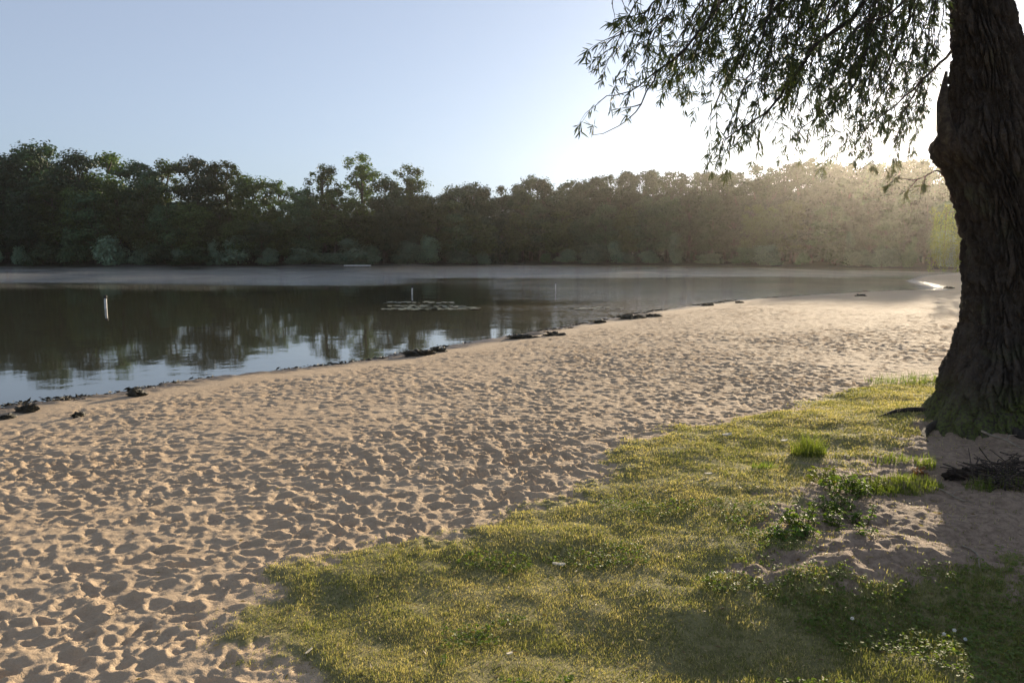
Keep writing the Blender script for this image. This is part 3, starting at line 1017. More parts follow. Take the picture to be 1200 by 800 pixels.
# ------------------------------------------------------------------ lawn
M_GRASS, nt, out = newmat('lawn_grass'); h = NT(nt)
geo = h.n('ShaderNodeNewGeometry')
tcg = h.n('ShaderNodeTexCoord')
pn = h.noise(tcg.outputs['Object'], 1.3, 4); pn2 = h.noise(tcg.outputs['Object'], 5, 3)
rnd = geo.outputs['Random Per Island']
green = h.mix(rnd, (.14, .165, .05), (.28, .285, .10))
dry = h.mix(rnd, (.40, .345, .16), (.54, .47, .25))
fd = h.math('ADD', h.math('MULTIPLY', rnd, .55), h.math('ADD', h.math('MULTIPLY_ADD', pn, .9, -.45), h.math('MULTIPLY_ADD', pn2, .5, -.25)))
sepg = h.n('ShaderNodeSeparateXYZ'); h.l(geo.outputs['Position'], sepg.inputs[0])
lush = h.math('MULTIPLY', h.mapr(sepg.outputs[0], .3, 2.2), h.mapr(sepg.outputs[1], 4.4, 3.4))
fd = h.math('SUBTRACT', fd, h.math('MULTIPLY', lush, .28))
gc = h.mix(h.mapr(fd, .12, .48), green, dry)
pb = h.n('ShaderNodeBsdfPrincipled'); h.l(gc, pb.inputs['Base Color']); pb.inputs['Roughness'].default_value = .55
pb.inputs['Specular IOR Level'].default_value = .12
trn = h.n('ShaderNodeBsdfTranslucent'); h.l(h.mix(1.0, gc, (1.35, 1.3, .7), 'MULTIPLY'), trn.inputs['Color'])
mx = h.n('ShaderNodeMixShader'); mx.inputs[0].default_value = .42
h.l(pb.outputs[0], mx.inputs[1]); h.l(trn.outputs[0], mx.inputs[2]); h.l(mx.outputs[0], out.inputs['Surface'])

rng = np.random.default_rng(3)


def blades(x, y, z, ln, wd, rng, lean=.6):
    n = len(x)
    a = rng.uniform(0, 2 * np.pi, n)
    le = np.abs(rng.normal(0, lean, n)); le = np.clip(le, 0, 1.35)
    dx, dy = np.cos(a), np.sin(a)
    fx = rng.uniform(0, 2 * np.pi, n)
    sx, sy = np.cos(fx) * wd * .5, np.sin(fx) * wd * .5
    base = np.stack([x, y, z - .004], -1)
    m = base + np.stack([dx * np.sin(le * .6) * ln * .55, dy * np.sin(le * .6) * ln * .55, np.cos(le * .6) * ln * .55], -1)
    t = m + np.stack([dx * np.sin(le * 1.3) * ln * .5, dy * np.sin(le * 1.3) * ln * .5, np.cos(le * 1.3) * ln * .5], -1)
    s = np.stack([sx, sy, sx * 0], -1)
    V = np.stack([base - s, base + s, m + s * .8, m - s * .8, t], 1).reshape(-1, 3)
    k = np.arange(n) * 5
    Q = np.stack([k, k + 1, k + 2, k + 3], -1); Tt = np.stack([k + 3, k + 2, k + 4], -1)
    return V, Q, Tt


NS = 2300000
# density ~ r^-1.3 per area, so pdf(r) ~ r^-0.3
u = rng.random(NS)
r0_, r1_ = 1.7 ** .7, 26 ** .7
rr_ = (r0_ + u * (r1_ - r0_)) ** (1 / .7)
tt_ = rng.uniform(-.62, .80, NS)
gx_ = rr_ * np.sin(tt_); gy_ = rr_ * np.cos(tt_)
gzv, tfm, sm, _, _ = terrain(gx_, gy_, True)
cl = fbm(gx_ * 6, gy_ * 6, 3, 91)
keep = rng.random(NS) < np.clip(tfm ** 1.5 * (.9 + cl * .5), 0, 1) + .035 * sm * (tfm > -1) * (sm > .5)
gx_, gy_, gzv, rr_, cl, sm = gx_[keep], gy_[keep], gzv[keep], rr_[keep], cl[keep], sm[keep]
ln = (.011 + .013 * rng.random(len(gx_)) ** 1.5) * (1.0 + .5 * np.clip(cl, -.6, .8)) * (1 + .15 * np.clip((rr_ - 3) / 6, 0, 1.2))
lush = sstep(.3, 2.2, gx_) * sstep(4.4, 3.4, gy_)
ln *= 1 + .55 * lush
wd = (.0026 + .0012 * rng.random(len(gx_))) * np.clip(rr_ / 4.0, .85, 3)
V, Q, Tt = blades(gx_, gy_, gzv, ln, wd, rng, 1.1)
lawn = mesh_np('grass', V, [Q, Tt], M_GRASS, smooth=False)
tag(lawn, 'short dry yellow-green lawn running from the sand up to the willow', 'grass', kind='stuff')

# ------------------------------------------------------------------ weeds and tufts
M_WEED = leaf_mat('weed_leaf', (.09, .15, .025), (.19, .24, .05), .5, objvar=.1)
M_WEEDY = leaf_mat('yellow_weed_leaf', (.16, .18, .03), (.24, .24, .05), .5, objvar=.1)
M_TUFT = leaf_mat('tuft_blade', (.10, .14, .03), (.19, .21, .06), .5, objvar=.1)
M_RED = leaf_mat('red_leaf', (.16, .045, .02), (.20, .09, .03), .4, objvar=0)
M_STEM = plain_mat('green_stem', (.06, .07, .02), (.10, .09, .03), 30)


def tuft(name, px, py, hgt, wid, n, label, cat='grass tuft', group='grass tufts near the willow', mat=None, seed=0, lean=.5):
    p = gpt(px, py)
    rng = np.random.default_rng(seed + int(px))
    a = rng.uniform(0, 6.28, n); q = np.sqrt(rng.random(n)) * wid / 2
    x = q * np.cos(a); y = q * np.sin(a) * .8
    z = terrain(x + p.x, y + p.y) - p.z
    V, Q, Tt = blades(x, y, z, hgt * rng.uniform(.25, 1.15, n) * (1 - .35 * (q / wid * 2) ** 2), rng.uniform(.003, .006, n), rng, lean)
    o = mesh_np(name, V, [Q, Tt], mat or M_TUFT, smooth=False)
    o.location = p
    return tag(o, label, cat, group)


def weed(px, py, hgt, wid, nst, label, group=None, mat=None, seed=1, leafs=.05, name='leafy_weed', cat='weed'):
    p = gpt(px, py)
    rr = random.Random(seed)
    e = empty(name, p)
    tag(e, label, cat, group)
    stt = TubeSet(); lv = []; lf = []; n = 0
    for k in range(nst):
        a = rr.uniform(0, 6.28); q = math.sqrt(rr.random()) * wid / 2
        bx, by = q * math.cos(a), q * math.sin(a) * .7
        bz = Z(p.x + bx, p.y + by) - p.z
        hh = hgt * rr.uniform(.45, 1.05) * (1 - .45 * q / wid * 2)
        tip = Vector((bx + rr.gauss(0, .35) * hh, by + rr.gauss(0, .3) * hh, bz + hh))
        b0 = Vector((bx, by, bz - .01)); md = (b0 + tip) / 2 + Vector((rr.gauss(0, .02), rr.gauss(0, .02), .02))
        stt.add([b0, md, tip], [.003, .0025, .0012], 4)
        nl = int(7 + hh / .018)
        for j in range(nl):
            t_ = rr.uniform(.1, 1)
            c = b0 * (1 - t_) ** 2 + md * 2 * t_ * (1 - t_) + tip * t_ * t_
            az = rr.uniform(0, 6.28)
            d = Vector((math.cos(az), math.sin(az), rr.uniform(-.3, .6))).normalized()
            L = leafs * rr.uniform(.5, 1.1) * (1.1 - .4 * t_); W = L * rr.uniform(.4, .6)
            s = d.cross(Vector((rr.gauss(0, .4), rr.gauss(0, .4), 1))).normalized()
            up = s.cross(d)
            c2 = c + d * L * .15
            pts = [c, c2 + d * L * .22 + s * W * .42 + up * W * .12, c2 + d * L * .55 + s * W * .5 + up * W * .1, c2 + d * L - up * L * .15,
                   c2 + d * L * .55 - s * W * .5 + up * W * .1, c2 + d * L * .22 - s * W * .42 + up * W * .12, c2 + d * L * .55]
            lv += [tuple(v) for v in pts]
            lf += [(n, n + 1, n + 2, n + 6), (n + 6, n + 2, n + 3, n + 3), (n + 6, n + 3, n + 4, n + 4), (n, n + 6, n + 4, n + 5)]
            n += 7
    stt.build('stem', M_STEM, e)
    fa = np.array(lf); tr_ = fa[:, 2] == fa[:, 3]
    mesh_np('foliage', np.array(lv), [fa[~tr_], fa[tr_][:, :3]], mat or M_WEED, e, smooth=False)
    return e


tuft('grass_tuft', 947, 533, .22, .30, 420, 'bright round tuft of tall grass standing alone on the lawn left of the trunk', seed=2, lean=.42)
tuft('grass_tuft', 896, 548, .08, .2, 160, 'small low grass tuft left of the bright round one', seed=3)
tuft('grass_tuft', 1065, 572, .085, .46, 900, 'wide strip of bright grass on the bare mound, in front of the trunk', seed=4)
tuft('grass_tuft', 1030, 574, .075, .34, 500, 'short bright grass joining the leafy weeds to the grass strip', seed=5)
tuft('grass_tuft', 1085, 548, .12, .16, 120, 'thin upright grass stalks behind the bright grass strip', seed=6, lean=.3)
tuft('grass_tuft', 1050, 541, .09, .36, 240, 'thin scattered grass on the bare soil just behind the leafy weeds', seed=7)
tuft('grass_tuft', 1185, 572, .14, .4, 220, 'dull grass in the shade before the twig heap', seed=8)
tuft('grass_tuft', 1148, 575, .13, .2, 110, 'small dull grass tuft at the left foot of the twig heap', seed=9)
tuft('grass_tuft', 1062, 446, .16, 1.1, 420, 'rough taller grass on the far end of the lawn by the trunk', seed=10)
GW = 'leafy weeds on the mound'
weed(990, 577, .20, .34, 26, 'tallest leafy weed on the mound with dark green leaves', GW, seed=21)
weed(966, 566, .19, .2, 12, 'yellow-leaved weed at the back left of the weed patch', GW, M_WEEDY, 22)
weed(1012, 570, .16, .3, 18, 'light green weed at the right end of the weed patch', GW, M_WEEDY, 23, .035)
weed(952, 612, .17, .34, 26, 'dark weed mat at the near left end of the weed patch', GW, seed=24)
weed(930, 628, .08, .3, 18, 'low creeping weed spilling down the left edge of the mound', GW, seed=25)
weed(975, 596, .12, .28, 18, 'shaded weed in the middle of the weed patch', GW, seed=26)
weed(1010, 608, .14, .2, 9, 'small sparse weed growing alone on the bare soil before the patch', GW, seed=27, leafs=.04)
weed(1012, 622, .06, .16, 6, 'tiny flat weed below the sparse one', GW, seed=28, leafs=.035)
weed(1078, 556, .10, .12, 6, 'reddish weed behind the bright grass strip', GW, M_RED, 29, .04)

# heap of dead twigs at the right edge
M_TWIG = plain_mat('dead_twig', (.035, .026, .02), (.10, .075, .055), 25)
hp = gpt(1186, 566)
rr = random.Random(6)
tws = TubeSet()
for k in range(150):
    a = rr.uniform(0, 6.28); q = math.sqrt(rr.random()) * .34
    c = Vector((q * math.cos(a), q * math.sin(a) * .7, .02 + .20 * rr.random() * (1 - q / .36)))
    d = Vector((rr.gauss(0, 1), rr.gauss(0, 1), rr.gauss(0, .35))).normalized() * rr.uniform(.06, .2)
    m_ = c + Vector((rr.gauss(0, .02), rr.gauss(0, .02), rr.gauss(0, .015)))
    tws.add([c - d, m_, c + d], [.005, .004, .002], 4)
o = tws.build('twig_heap', M_TWIG)
o.location = hp; tag(o, 'dark heap of dead twigs on the soil at the foot of the trunk', 'twig heap')
for i, (x1, y1, x2, y2, rd, lab) in enumerate((
        (1092, 573, 1140, 590, .006, 'thin pale stick lying between the bright grass and the dark log'),
        (1128, 640, 1150, 668, .006, 'short stick lying at the edge of the trunk shadow'),
        (1150, 515, 1215, 545, .010, 'bent pale branch leaning over the twig heap'))):
    p1 = gpt(x1, y1); p2 = gpt(x2, y2)
    d = p2 - p1
    mids = [p1.lerp(p2, t_) for t_ in (0, .25, .5, .75, 1)]
    pts = [Vector((0, 0, rd * .6 + (.10 if i == 2 else 0)))] + [q - p1 + Vector((rr.gauss(0, .012), rr.gauss(0, .012), (Z(q.x, q.y) - q.z) + rd * .8 + rr.uniform(0, .012) + (.09 if i == 2 else 0))) for q in mids[1:]]
    ts = TubeSet(); ts.add(pts, [rd, rd * .95, rd * .85, rd * .7, rd * .4], 7)
    if i != 1:
        ts.add([pts[2], pts[2] + Vector((.05, .04, .03)), pts[2] + Vector((.12, .05, .03))], [rd * .6, rd * .5, rd * .2], 5)
    o = ts.build('stick', plain_mat('stick_bark', (.22, .18, .13), (.34, .28, .2), 20))
    o.location = p1; tag(o, lab, 'stick')

# lumpy masses : rocks, wrack, logs


def lump(name, p, sx, sy, sz, mat, seed, label, cat, group=None, rot=0, rough=.35, n=28):
    rngl = np.random.default_rng(seed)
    th_ = np.linspace(0, 2 * np.pi, n * 2, endpoint=False); ph = np.linspace(-.45, np.pi / 2, n)
    TH, PH = np.meshgrid(th_, ph)
    ux = np.cos(PH) * np.cos(TH); uy = np.cos(PH) * np.sin(TH); uz = np.sin(PH)
    o1 = fbm(ux * 2 + seed * 3.1 + uz, uy * 2 + uz * 1.7 + 9, 4, seed % 50) + .6 * fbm(ux * 6 + uz * 3, uy * 6 + uz * 2, 3, seed % 40 + 3)
    m = 1 + rough * o1 * 1.6
    V = np.stack([ux * sx * m, uy * sy * m, uz * sz * m], -1)
    c, s = math.cos(rot), math.sin(rot)
    V = np.stack([V[..., 0] * c - V[..., 1] * s, V[..., 0] * s + V[..., 1] * c, V[..., 2]], -1)
    idx = np.arange(V.shape[0] * V.shape[1]).reshape(V.shape[:2])
    a = idx[:-1]; b = idx[1:]
    F = np.stack([a, np.roll(a, -1, 1), np.roll(b, -1, 1), b], -1).reshape(-1, 4)
    o = mesh_np(name, V.reshape(-1, 3), [F], mat)
    o.location = p
    return tag(o, label, cat, group)


M_WRACK = plain_mat('lake_weed', (.02, .019, .012), (.075, .062, .036), 18, .55, .9, .02)
GWk = 'dark clumps of washed up lake weed'
wr_list = [(160, 464, 22, 9, 'rounded black clump of washed up weed on the left part of the waterline'),
           (30, 482, 24, 8, 'dark weed clump on the waterline at the left edge of the view'),
           (8, 490, 14, 5, 'small flat weed scrap cut by the left edge of the view'),
           (92, 487, 10, 5, 'small dark scrap lying on the sand below the waterline clumps'),
           (492, 416, 34, 7, 'long low weed bank on the waterline in the middle of the beach'),
           (514, 412, 16, 6, 'upright weed knob at the right end of the long weed bank'),
           (612, 396, 34, 4, 'weed rim around the shallow bright puddle at the waterline'),
           (648, 393, 22, 4, 'flat weed patch right of the puddle'),
           (702, 378, 12, 4, 'small double weed clump on the waterline past the puddle'),
           (742, 373, 28, 4, 'broad weed patch on the waterline before the beach bends'),
           (765, 371, 14, 4, 'weed lump at the right end of the broad patch'),
           (830, 358, 14, 3, 'little dark weed lump where the waterline turns right'),
           (866, 355, 10, 2.5, 'tiny weed scrap beyond the little lump at the turn'),
           (1009, 347, 9, 3, 'single dark weed speck on the far sand before the inlet'),
           (1112, 338, 10, 3, 'dark speck by the inlet next to the trunk')]
for i, (px, py, w, hh, lab) in enumerate(wr_list):
    p = gpt(px, py)
    k = p.y / FPX
    lump('weed_clump', p, w * k * .5, max(w * k * .3, .08), hh * k * .75, M_WRACK, 40 + i, lab, 'lake weed', GWk, rr.uniform(-.3, .3), .55)
rng = np.random.default_rng(52)
Vs = []; Fs = []; n0 = 0
lake_arr = np.array(LAKE[:20])
seg = np.linalg.norm(np.diff(lake_arr, axis=0), axis=1)
cum = np.concatenate([[0], np.cumsum(seg)])
for k in range(420):
    q = cum[-1] * rng.random() ** 1.6
    x = np.interp(q, cum, lake_arr[:, 0]); y = np.interp(q, cum, lake_arr[:, 1])
    if y < 4 or y > 70: continue
    o_ = rng.normal(.22, .16) + .2 * math.sin(q * .9)
    x += o_ * .77; y -= o_ * .64
    m_ = rng.integers(6, 22)
    cc = np.array([x, y, Z(x, y) + .006]) + rng.normal(0, 1, (m_, 3)) * np.array([.09, .05, .008])
    v, f = cards(cc, rng.uniform(.015, .05, m_) * (1 + y / 60), rng, .75, .35)
    Vs.append(v); Fs.append(f + n0); n0 += len(v)
o = mesh_np('shore_litter', np.concatenate(Vs), [np.concatenate(Fs)], M_WRACK, smooth=False)
tag(o, 'thin dark line of weed scraps along the waterline', 'shore litter', kind='stuff')
M_LOG = plain_mat('rotten_wood', (.02, .014, .01), (.07, .05, .035), 14, .9, .9)
lump('log', gpt(1127, 560), .12, .07, .06, M_LOG, 81, 'short dark rotten log beside the bright grass strip', 'log', None, .2, .4)

# pale bits on the lawn
M_CHIP = plain_mat('pale_wood', (.55, .47, .33), (.68, .6, .45), 30, .7)


def chip(px, py, L, W, T_, rz, label, mat, name='wood_chip', cat='wood chip'):
    p = gpt(px, py)
    n = 7
    V = []
    for k in range(n):
        t_ = k / (n - 1) - .5
        w = W * (1 - .5 * abs(t_ * 2) ** 3) * rr.uniform(.85, 1.1)
        for (sy_, sz_) in ((-1, 0), (1, 0), (.8, 1), (-.8, 1)):
            V.append((t_ * L, sy_ * w / 2, sz_ * T_ + .3 * W * t_ * t_))
    Fq = []
    for k in range(n - 1):
        for j in range(4):
            Fq.append((k * 4 + j, k * 4 + (j + 1) % 4, k * 4 + 4 + (j + 1) % 4, k * 4 + 4 + j))
    Fq += [(3, 2, 1, 0), ((n - 1) * 4, (n - 1) * 4 + 1, (n - 1) * 4 + 2, (n - 1) * 4 + 3)]
    o = mesh_np(name, V, [np.array(Fq)], mat, smooth=False)
    o.location = p + Vector((0, 0, .022)); o.rotation_euler = (rr.uniform(-.1, .1), rr.uniform(-.15, .15), rz)
    return tag(o, label, cat)


chip(655, 665, .075, .025, .007, -.35, 'pale flat wood chip lying alone in the middle of the lawn', M_CHIP)
chip(597, 771, .035, .016, .005, .8, 'small pale scrap on the near lawn at the bottom of the view', M_CHIP, 'paper_scrap', 'litter')
chip(362, 768, .05, .010, .004, 1.2, 'thin pale straw on the lawn near its left border', M_CHIP, 'straw', 'straw')
chip(830, 558, .06, .03, .006, .2, 'white fallen leaf on the lawn left of the weeds', M_CHIP, 'fallen_leaf', 'leaf')
chip(852, 512, .09, .04, .012, .1, 'pale scrap on the lawn near the sand', M_CHIP, 'fallen_leaf', 'leaf')
chip(919, 519, .07, .03, .008, .3, 'pale fallen leaf just left of the bright round tuft', M_CHIP, 'fallen_leaf', 'leaf')

# fallen willow leaves, chaff and clover heads scattered over lawn, soil and sand edge
M_LITTER = leaf_mat('dry_leaf', (.16, .10, .045), (.40, .32, .18), .2, objvar=0)
rng = np.random.default_rng(15)
n = 8000
rl_ = 2.2 + 12 * rng.random(n) ** 1.6; tl_ = rng.uniform(-.55, .72, n)
lx = rl_ * np.sin(tl_); ly = rl_ * np.cos(tl_)
lz, ltf, lso, _, _ = terrain(lx, ly, True)
kp = rng.random(n) < np.clip(ltf * .55 + lso * 1.0 + .05, 0, 1)
lx, ly, lz, rl_ = lx[kp], ly[kp], lz[kp], rl_[kp]
c = np.stack([lx, ly, lz + .012 * rng.random(len(lx)) + .006], -1)
v, q = cards(c, rng.uniform(.006, .02, len(c)), rng, .8, .28)
lit = mesh_np('leaf_litter', v, [q], M_LITTER, smooth=False)
tag(lit, 'dry fallen leaves and chaff strewn over lawn and bare earth', 'leaf litter', kind='stuff')

n = 17000
rl_ = 2.0 + 3.2 * rng.random(n); tl_ = rng.uniform(-.1, .72, n)
lx = rl_ * np.sin(tl_); ly = rl_ * np.cos(tl_)
lz, ltf, lso, _, _ = terrain(lx, ly, True)
pt = fbm(lx * 2.3, ly * 2.3, 3, 95)
kp = (rng.random(n) < ltf * .9) & (pt > .34 - .42 * sstep(.5, 1.8, lx))
lx, ly, lz = lx[kp], ly[kp], lz[kp]
c3 = np.repeat(np.stack([lx, ly, lz + .012 + .016 * rng.random(len(lx))], -1), 3, 0) + rng.normal(0, .005, (3 * len(lx), 3))
upn = np.tile(np.array([[0, 0, 1.0]]), (len(c3), 1))
v, q = cards(c3, rng.uniform(.005, .012, len(c3)), rng, 0, .8, upn, 1.2)
clv = mesh_np('clover', v, [q], leaf_mat('clover_leaf', (.11, .16, .035), (.20, .25, .06), .5, objvar=0), smooth=False)
tag(clv, 'green clover leaves mixed into the near lawn', 'clover', kind='stuff')
M_WHITE = plain_mat('clover_white', (.7, .7, .66), (.8, .8, .76), 80, .8)
flowers = [(997, 742, .035, 'white clover head on a tall stalk in the shaded grass'), (1105, 751, .015, 'leftmost of three white clover heads in the lower right grass'),
           (1117, 749, .02, 'middle one of three white clover heads in the lower right grass'), (1130, 757, .015, 'rightmost and lowest of three white clover heads in the lower right grass')]
for px, py, hs, lab in flowers:
    p = gpt(px, py)
    e = empty('clover_flower', p); tag(e, lab, 'flower', 'white clover flowers')
    s_ = TubeSet(); s_.add([(0, 0, -.01), (.003, 0, hs), (.004, .002, hs * 2)], [.0012, .001, .001], 5); s_.build('stem', M_STEM, e)
    cc_ = rng.normal(size=(60, 3)); cc_ /= np.linalg.norm(cc_, axis=1)[:, None]
    v, q = cards(cc_ * .006 + np.array([.004, .002, hs * 2 + .004]), np.full(60, .004), rng, 0, .5)
    mesh_np('flower_head', v, [q], M_WHITE, e, smooth=False)

# ------------------------------------------------------------------ things in the lake
M_WPOST = plain_mat('white_post', (.62, .6, .55), (.75, .73, .68), 8, .6)
M_DPOST = plain_mat('dark_cap', (.03, .028, .025), (.06, .05, .045), 8, .7)
for px, py, top, wpx, lab in ((124, 361, 346, 3.0, 'white mooring post with dark top near the left, standing in dark reflections'),
                              (483, 345, 335, 1.8, 'dark capped post in the lake beyond the floating weed'),
                              (651, 336, 331, 1.2, 'smallest farthest post in the golden water')):
    x, y = G(px, py); k = y / FPX
    e = empty('mooring_post', (x, y, 0)); tag(e, lab, 'post', 'posts standing in the lake')
    hh = (py - top) * k; rd = wpx * k * .5
    s_ = TubeSet(); s_.add([(0, 0, -.5), (0, 0, hh * .5), (.01, 0, hh * .78)], [rd, rd, rd * .97], 14); s_.build('shaft', M_WPOST, e)
    s_ = TubeSet(); s_.add([(.01, 0, hh * .76), (.01, 0, hh * .78), (.012, 0, hh), (.012, 0, hh + .005)], [rd * 1.0, rd * 1.25, rd * 1.25, rd * .1], 14); s_.build('cap', M_DPOST, e)

# jetty at the foot of the left wood
x, y = G(419, 313.0); k = y / FPX
e = empty('jetty', (x, y, 0)); tag(e, 'low white jetty at the foot of the left wood', 'jetty')


def box_mesh(name, x0, x1, y0, y1, z0, z1, mat, parent):
    V = [(a_, b_, c_) for c_ in (z0, z1) for b_ in (y0, y1) for a_ in (x0, x1)]
    Fq = np.array([(0, 2, 3, 1), (4, 5, 7, 6), (0, 1, 5, 4), (1, 3, 7, 5), (3, 2, 6, 7), (2, 0, 4, 6)])
    return mesh_np(name, V, [Fq], mat, parent, smooth=False)


box_mesh('deck', -15 * k, 15 * k, -.8, .8, .22, .42, M_WPOST, e)
for s_ in (-13, -4, 5, 13):
    box_mesh('pile', s_ * k - .08, s_ * k + .08, -.62, -.46, -.5, .218, M_DPOST, e)

# small dark rowing boat
x, y = G(608, 310.6); k = y / FPX
e = empty('rowing_boat', (x, y, 0)); tag(e, 'small dark rowing boat far off before the right wood', 'boat')
L = 11 * k
secs = []
for i in range(11):
    t_ = i / 10 * 2 - 1
    w = .55 * (1 - abs(t_) ** 2.4) + .03; sh = .36 + .16 * t_ * t_
    secs.append([(t_ * L / 2, -w, sh), (t_ * L / 2, -w * .75, .02), (t_ * L / 2, 0, -.1), (t_ * L / 2, w * .75, .02), (t_ * L / 2, w, sh),
                 (t_ * L / 2, w * .88, sh), (t_ * L / 2, 0, 0.02), (t_ * L / 2, -w * .88, sh)])
V = [p for s_ in secs for p in s_]
Fq = [(i * 8 + j, i * 8 + (j + 1) % 8, i * 8 + 8 + (j + 1) % 8, i * 8 + 8 + j) for i in range(10) for j in range(8)]
mesh_np('hull', V, [np.array(Fq)], M_DPOST, e)
for t_ in (-.3, .25): box_mesh('seat', t_ * L / 2 - .12, t_ * L / 2 + .12, -.42, .42, .24, .28, M_TWIG, e)

# floating leaves of water plants
M_PAD, nt, out = newmat('floating_pad'); h = NT(nt)
pb = h.n('ShaderNodeBsdfPrincipled'); gg = h.n('ShaderNodeNewGeometry')
h.l(h.mix(gg.outputs['Random Per Island'], (.09, .10, .04), (.24, .23, .12)), pb.inputs['Base Color']); pb.inputs['Roughness'].default_value = .5; pb.inputs['Specular IOR Level'].default_value = .25
h.l(pb.outputs[0], out.inputs['Surface'])
rng = np.random.default_rng(31)
pv = []; pf = []; n0 = 0
for (x0, x1, y0, n) in ((452, 530, 354.5, 60), (455, 545, 358.5, 90), (448, 560, 362.5, 150), (470, 565, 360.5, 70), (670, 700, 362, 22), (700, 730, 361, 12)):
    for k in range(n):
        px = rng.uniform(x0, x1); py = y0 + rng.normal(0, .45)
        x, y = G(px, py)
        rd = rng.uniform(.05, .17)
        m_ = 10
        tilt = rng.normal(0, .06, 2)
        for j in range(m_):
            a = 2 * math.pi * j / m_
            q = rd * (1 + rng.normal(0, .08)) * (.25 if j == 0 else 1)
            dx, dy = q * math.cos(a), q * math.sin(a)
            pv.append((x + dx, y + dy, .012 + rd * .06 + dx * tilt[0] + dy * tilt[1]))
        pf.append(list(range(n0, n0 + m_))); n0 += m_
o = mesh_np('water_plants', pv, [np.array(pf)], M_PAD, smooth=False)
tag(o, 'pale floating leaves of water plants in the calm bay', 'water plants', kind='stuff')

# ------------------------------------------------------------------ mist on the water and haze


def volume_mat(name, dens, col, aniso):
    m, nt, out = newmat(name)
    v = nt.nodes.new('ShaderNodeVolumePrincipled')
    v.inputs['Color'].default_value = (*col, 1)
    v.inputs['Density'].default_value = dens
    v.inputs['Anisotropy'].default_value = aniso
    nt.links.new(v.outputs[0], out.inputs['Volume'])
    try: m.cycles.homogeneous_volume = True
    except Exception: pass
    return m


rng = np.random.default_rng(64)


def mist_patches(areas):
    mv = []; mf = []; n0 = 0
    for (x0, x1, y0, y1, n) in areas:
        for k in range(n):
            cx_, cy_ = rng.uniform(x0, x1), rng.uniform(y0, y1)
            ax_, ay_ = rng.uniform(4, 13), rng.uniform(2.5, 7) * (.6 + cy_ / 120)
            hz_ = rng.uniform(.2, .7)
            NA_, NR_ = 28, 5
            ph_ = rng.uniform(0, 6.28, 3)
            for sgn in (1, -1):
                for i in range(NR_ + 1):
                    for j in range(NA_):
                        a_ = 2 * math.pi * j / NA_
                        q = i / NR_ * (1 + .18 * math.sin(2 * a_ + ph_[0]) + .12 * math.sin(3 * a_ + ph_[1]) + .08 * math.sin(5 * a_ + ph_[2]))
                        zt = (1 - (i / NR_) ** 2) * hz_
                        mv.append((cx_ + ax_ * q * math.cos(a_), cy_ + ay_ * q * math.sin(a_), .06 + .02 * k / n + (zt if sgn > 0 else -.03 * zt)))
            for o_, flip in ((0, 0), ((NR_ + 1) * NA_, 1)):
                for i in range(NR_):
                    for j in range(NA_):
                        f = [n0 + o_ + i * NA_ + j, n0 + o_ + i * NA_ + (j + 1) % NA_, n0 + o_ + (i + 1) * NA_ + (j + 1) % NA_, n0 + o_ + (i + 1) * NA_ + j]
                        mf.append(f[::-1] if not flip else f)
            n0 += 2 * (NR_ + 1) * NA_
    return mv, [np.array(mf)]


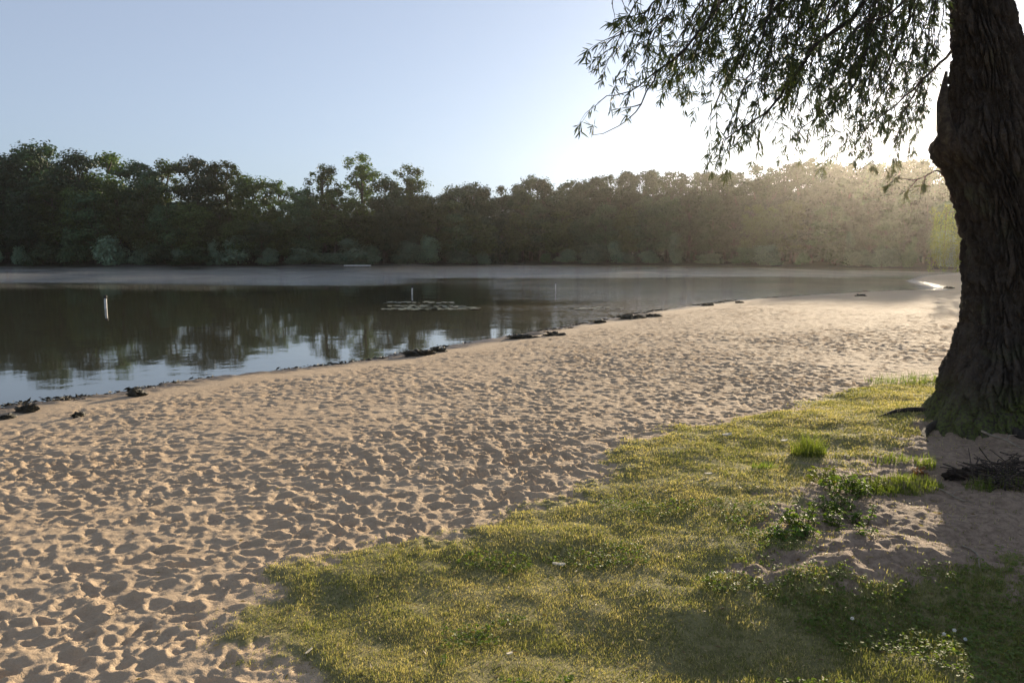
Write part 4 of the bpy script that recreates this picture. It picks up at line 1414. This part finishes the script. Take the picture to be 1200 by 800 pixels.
mv, mf = mist_patches(((-80, -12, 62, 90, 26), (-110, 0, 92, 145, 34), (-30, 10, 120, 165, 16)))
mo = mesh_np('mist', mv, mf, volume_mat('mist_air', .0085, (1, .95, .86), .4))
tag(mo, 'thin patches of pale morning mist drifting low over the far water on the left', 'mist', kind='stuff')
mv, mf = mist_patches(((6, 28, 46, 80, 30), (12, 48, 76, 112, 30)))
mo = mesh_np('mist', mv, mf, volume_mat('sun_tinted_mist_air', .012, (1, .88, .66), .72))  # warm sun glow is tinted into this mist's scatter colour
tag(mo, 'golden sunlit mist lying on the bay at the right', 'mist', kind='stuff')
HAZE = 0.00016
haze = box_mesh('haze', -304, 304, -304, 304, -4.0, 40.0, volume_mat('haze_air', HAZE, (1.0, .95, .86), .80), None)
tag(haze, 'warm morning haze filling the air over the lake', 'haze', kind='stuff')
# ------------------------------------------------------------------ light
W = bpy.data.worlds.new('World'); S.world = W; W.use_nodes = True
nt = W.node_tree
for n in list(nt.nodes): nt.nodes.remove(n)
sky = nt.nodes.new('ShaderNodeTexSky'); sky.sky_type = 'NISHITA'; sky.sun_disc = False
sky.sun_elevation = SUN_EL; sky.sun_rotation = SUN_AZ
sky.air_density = 1.0; sky.dust_density = 1.1; sky.ozone_density = 6.5; sky.altitude = 50
bg = nt.nodes.new('ShaderNodeBackground'); bg.inputs['Strength'].default_value = .15
ow = nt.nodes.new('ShaderNodeOutputWorld')
hs = nt.nodes.new('ShaderNodeHueSaturation'); hs.inputs['Saturation'].default_value = .62
gm = nt.nodes.new('ShaderNodeGamma'); gm.inputs['Gamma'].default_value = .66
nt.links.new(sky.outputs[0], hs.inputs['Color']); nt.links.new(hs.outputs[0], gm.inputs['Color'])
nt.links.new(gm.outputs[0], bg.inputs['Color']); nt.links.new(bg.outputs[0], ow.inputs['Surface'])
sl = bpy.data.lights.new('sun', 'SUN'); sl.energy = 5.0; sl.angle = R(.5); sl.color = (1.0, .84, .62)
so = bpy.data.objects.new('sun', sl); COL.objects.link(so)
so.rotation_euler = sun_dir.to_track_quat('Z', 'Y').to_euler()
so.location = (30, 50, 30)

# ------------------------------------------------------------------ render settings
S.view_settings.view_transform = 'Standard'; S.view_settings.look = 'None'
S.view_settings.exposure = 1.14; S.view_settings.gamma = 1.0
S.view_settings.use_curve_mapping = False
c = S.cycles
c.use_denoising = True
c.max_bounces = 6; c.diffuse_bounces = 2; c.glossy_bounces = 3; c.transmission_bounces = 4; c.volume_bounces = 1
c.transparent_max_bounces = 4
c.use_adaptive_sampling = True; c.adaptive_threshold = .015
c.sample_clamp_indirect = 6
c.caustics_reflective = False; c.caustics_refractive = False
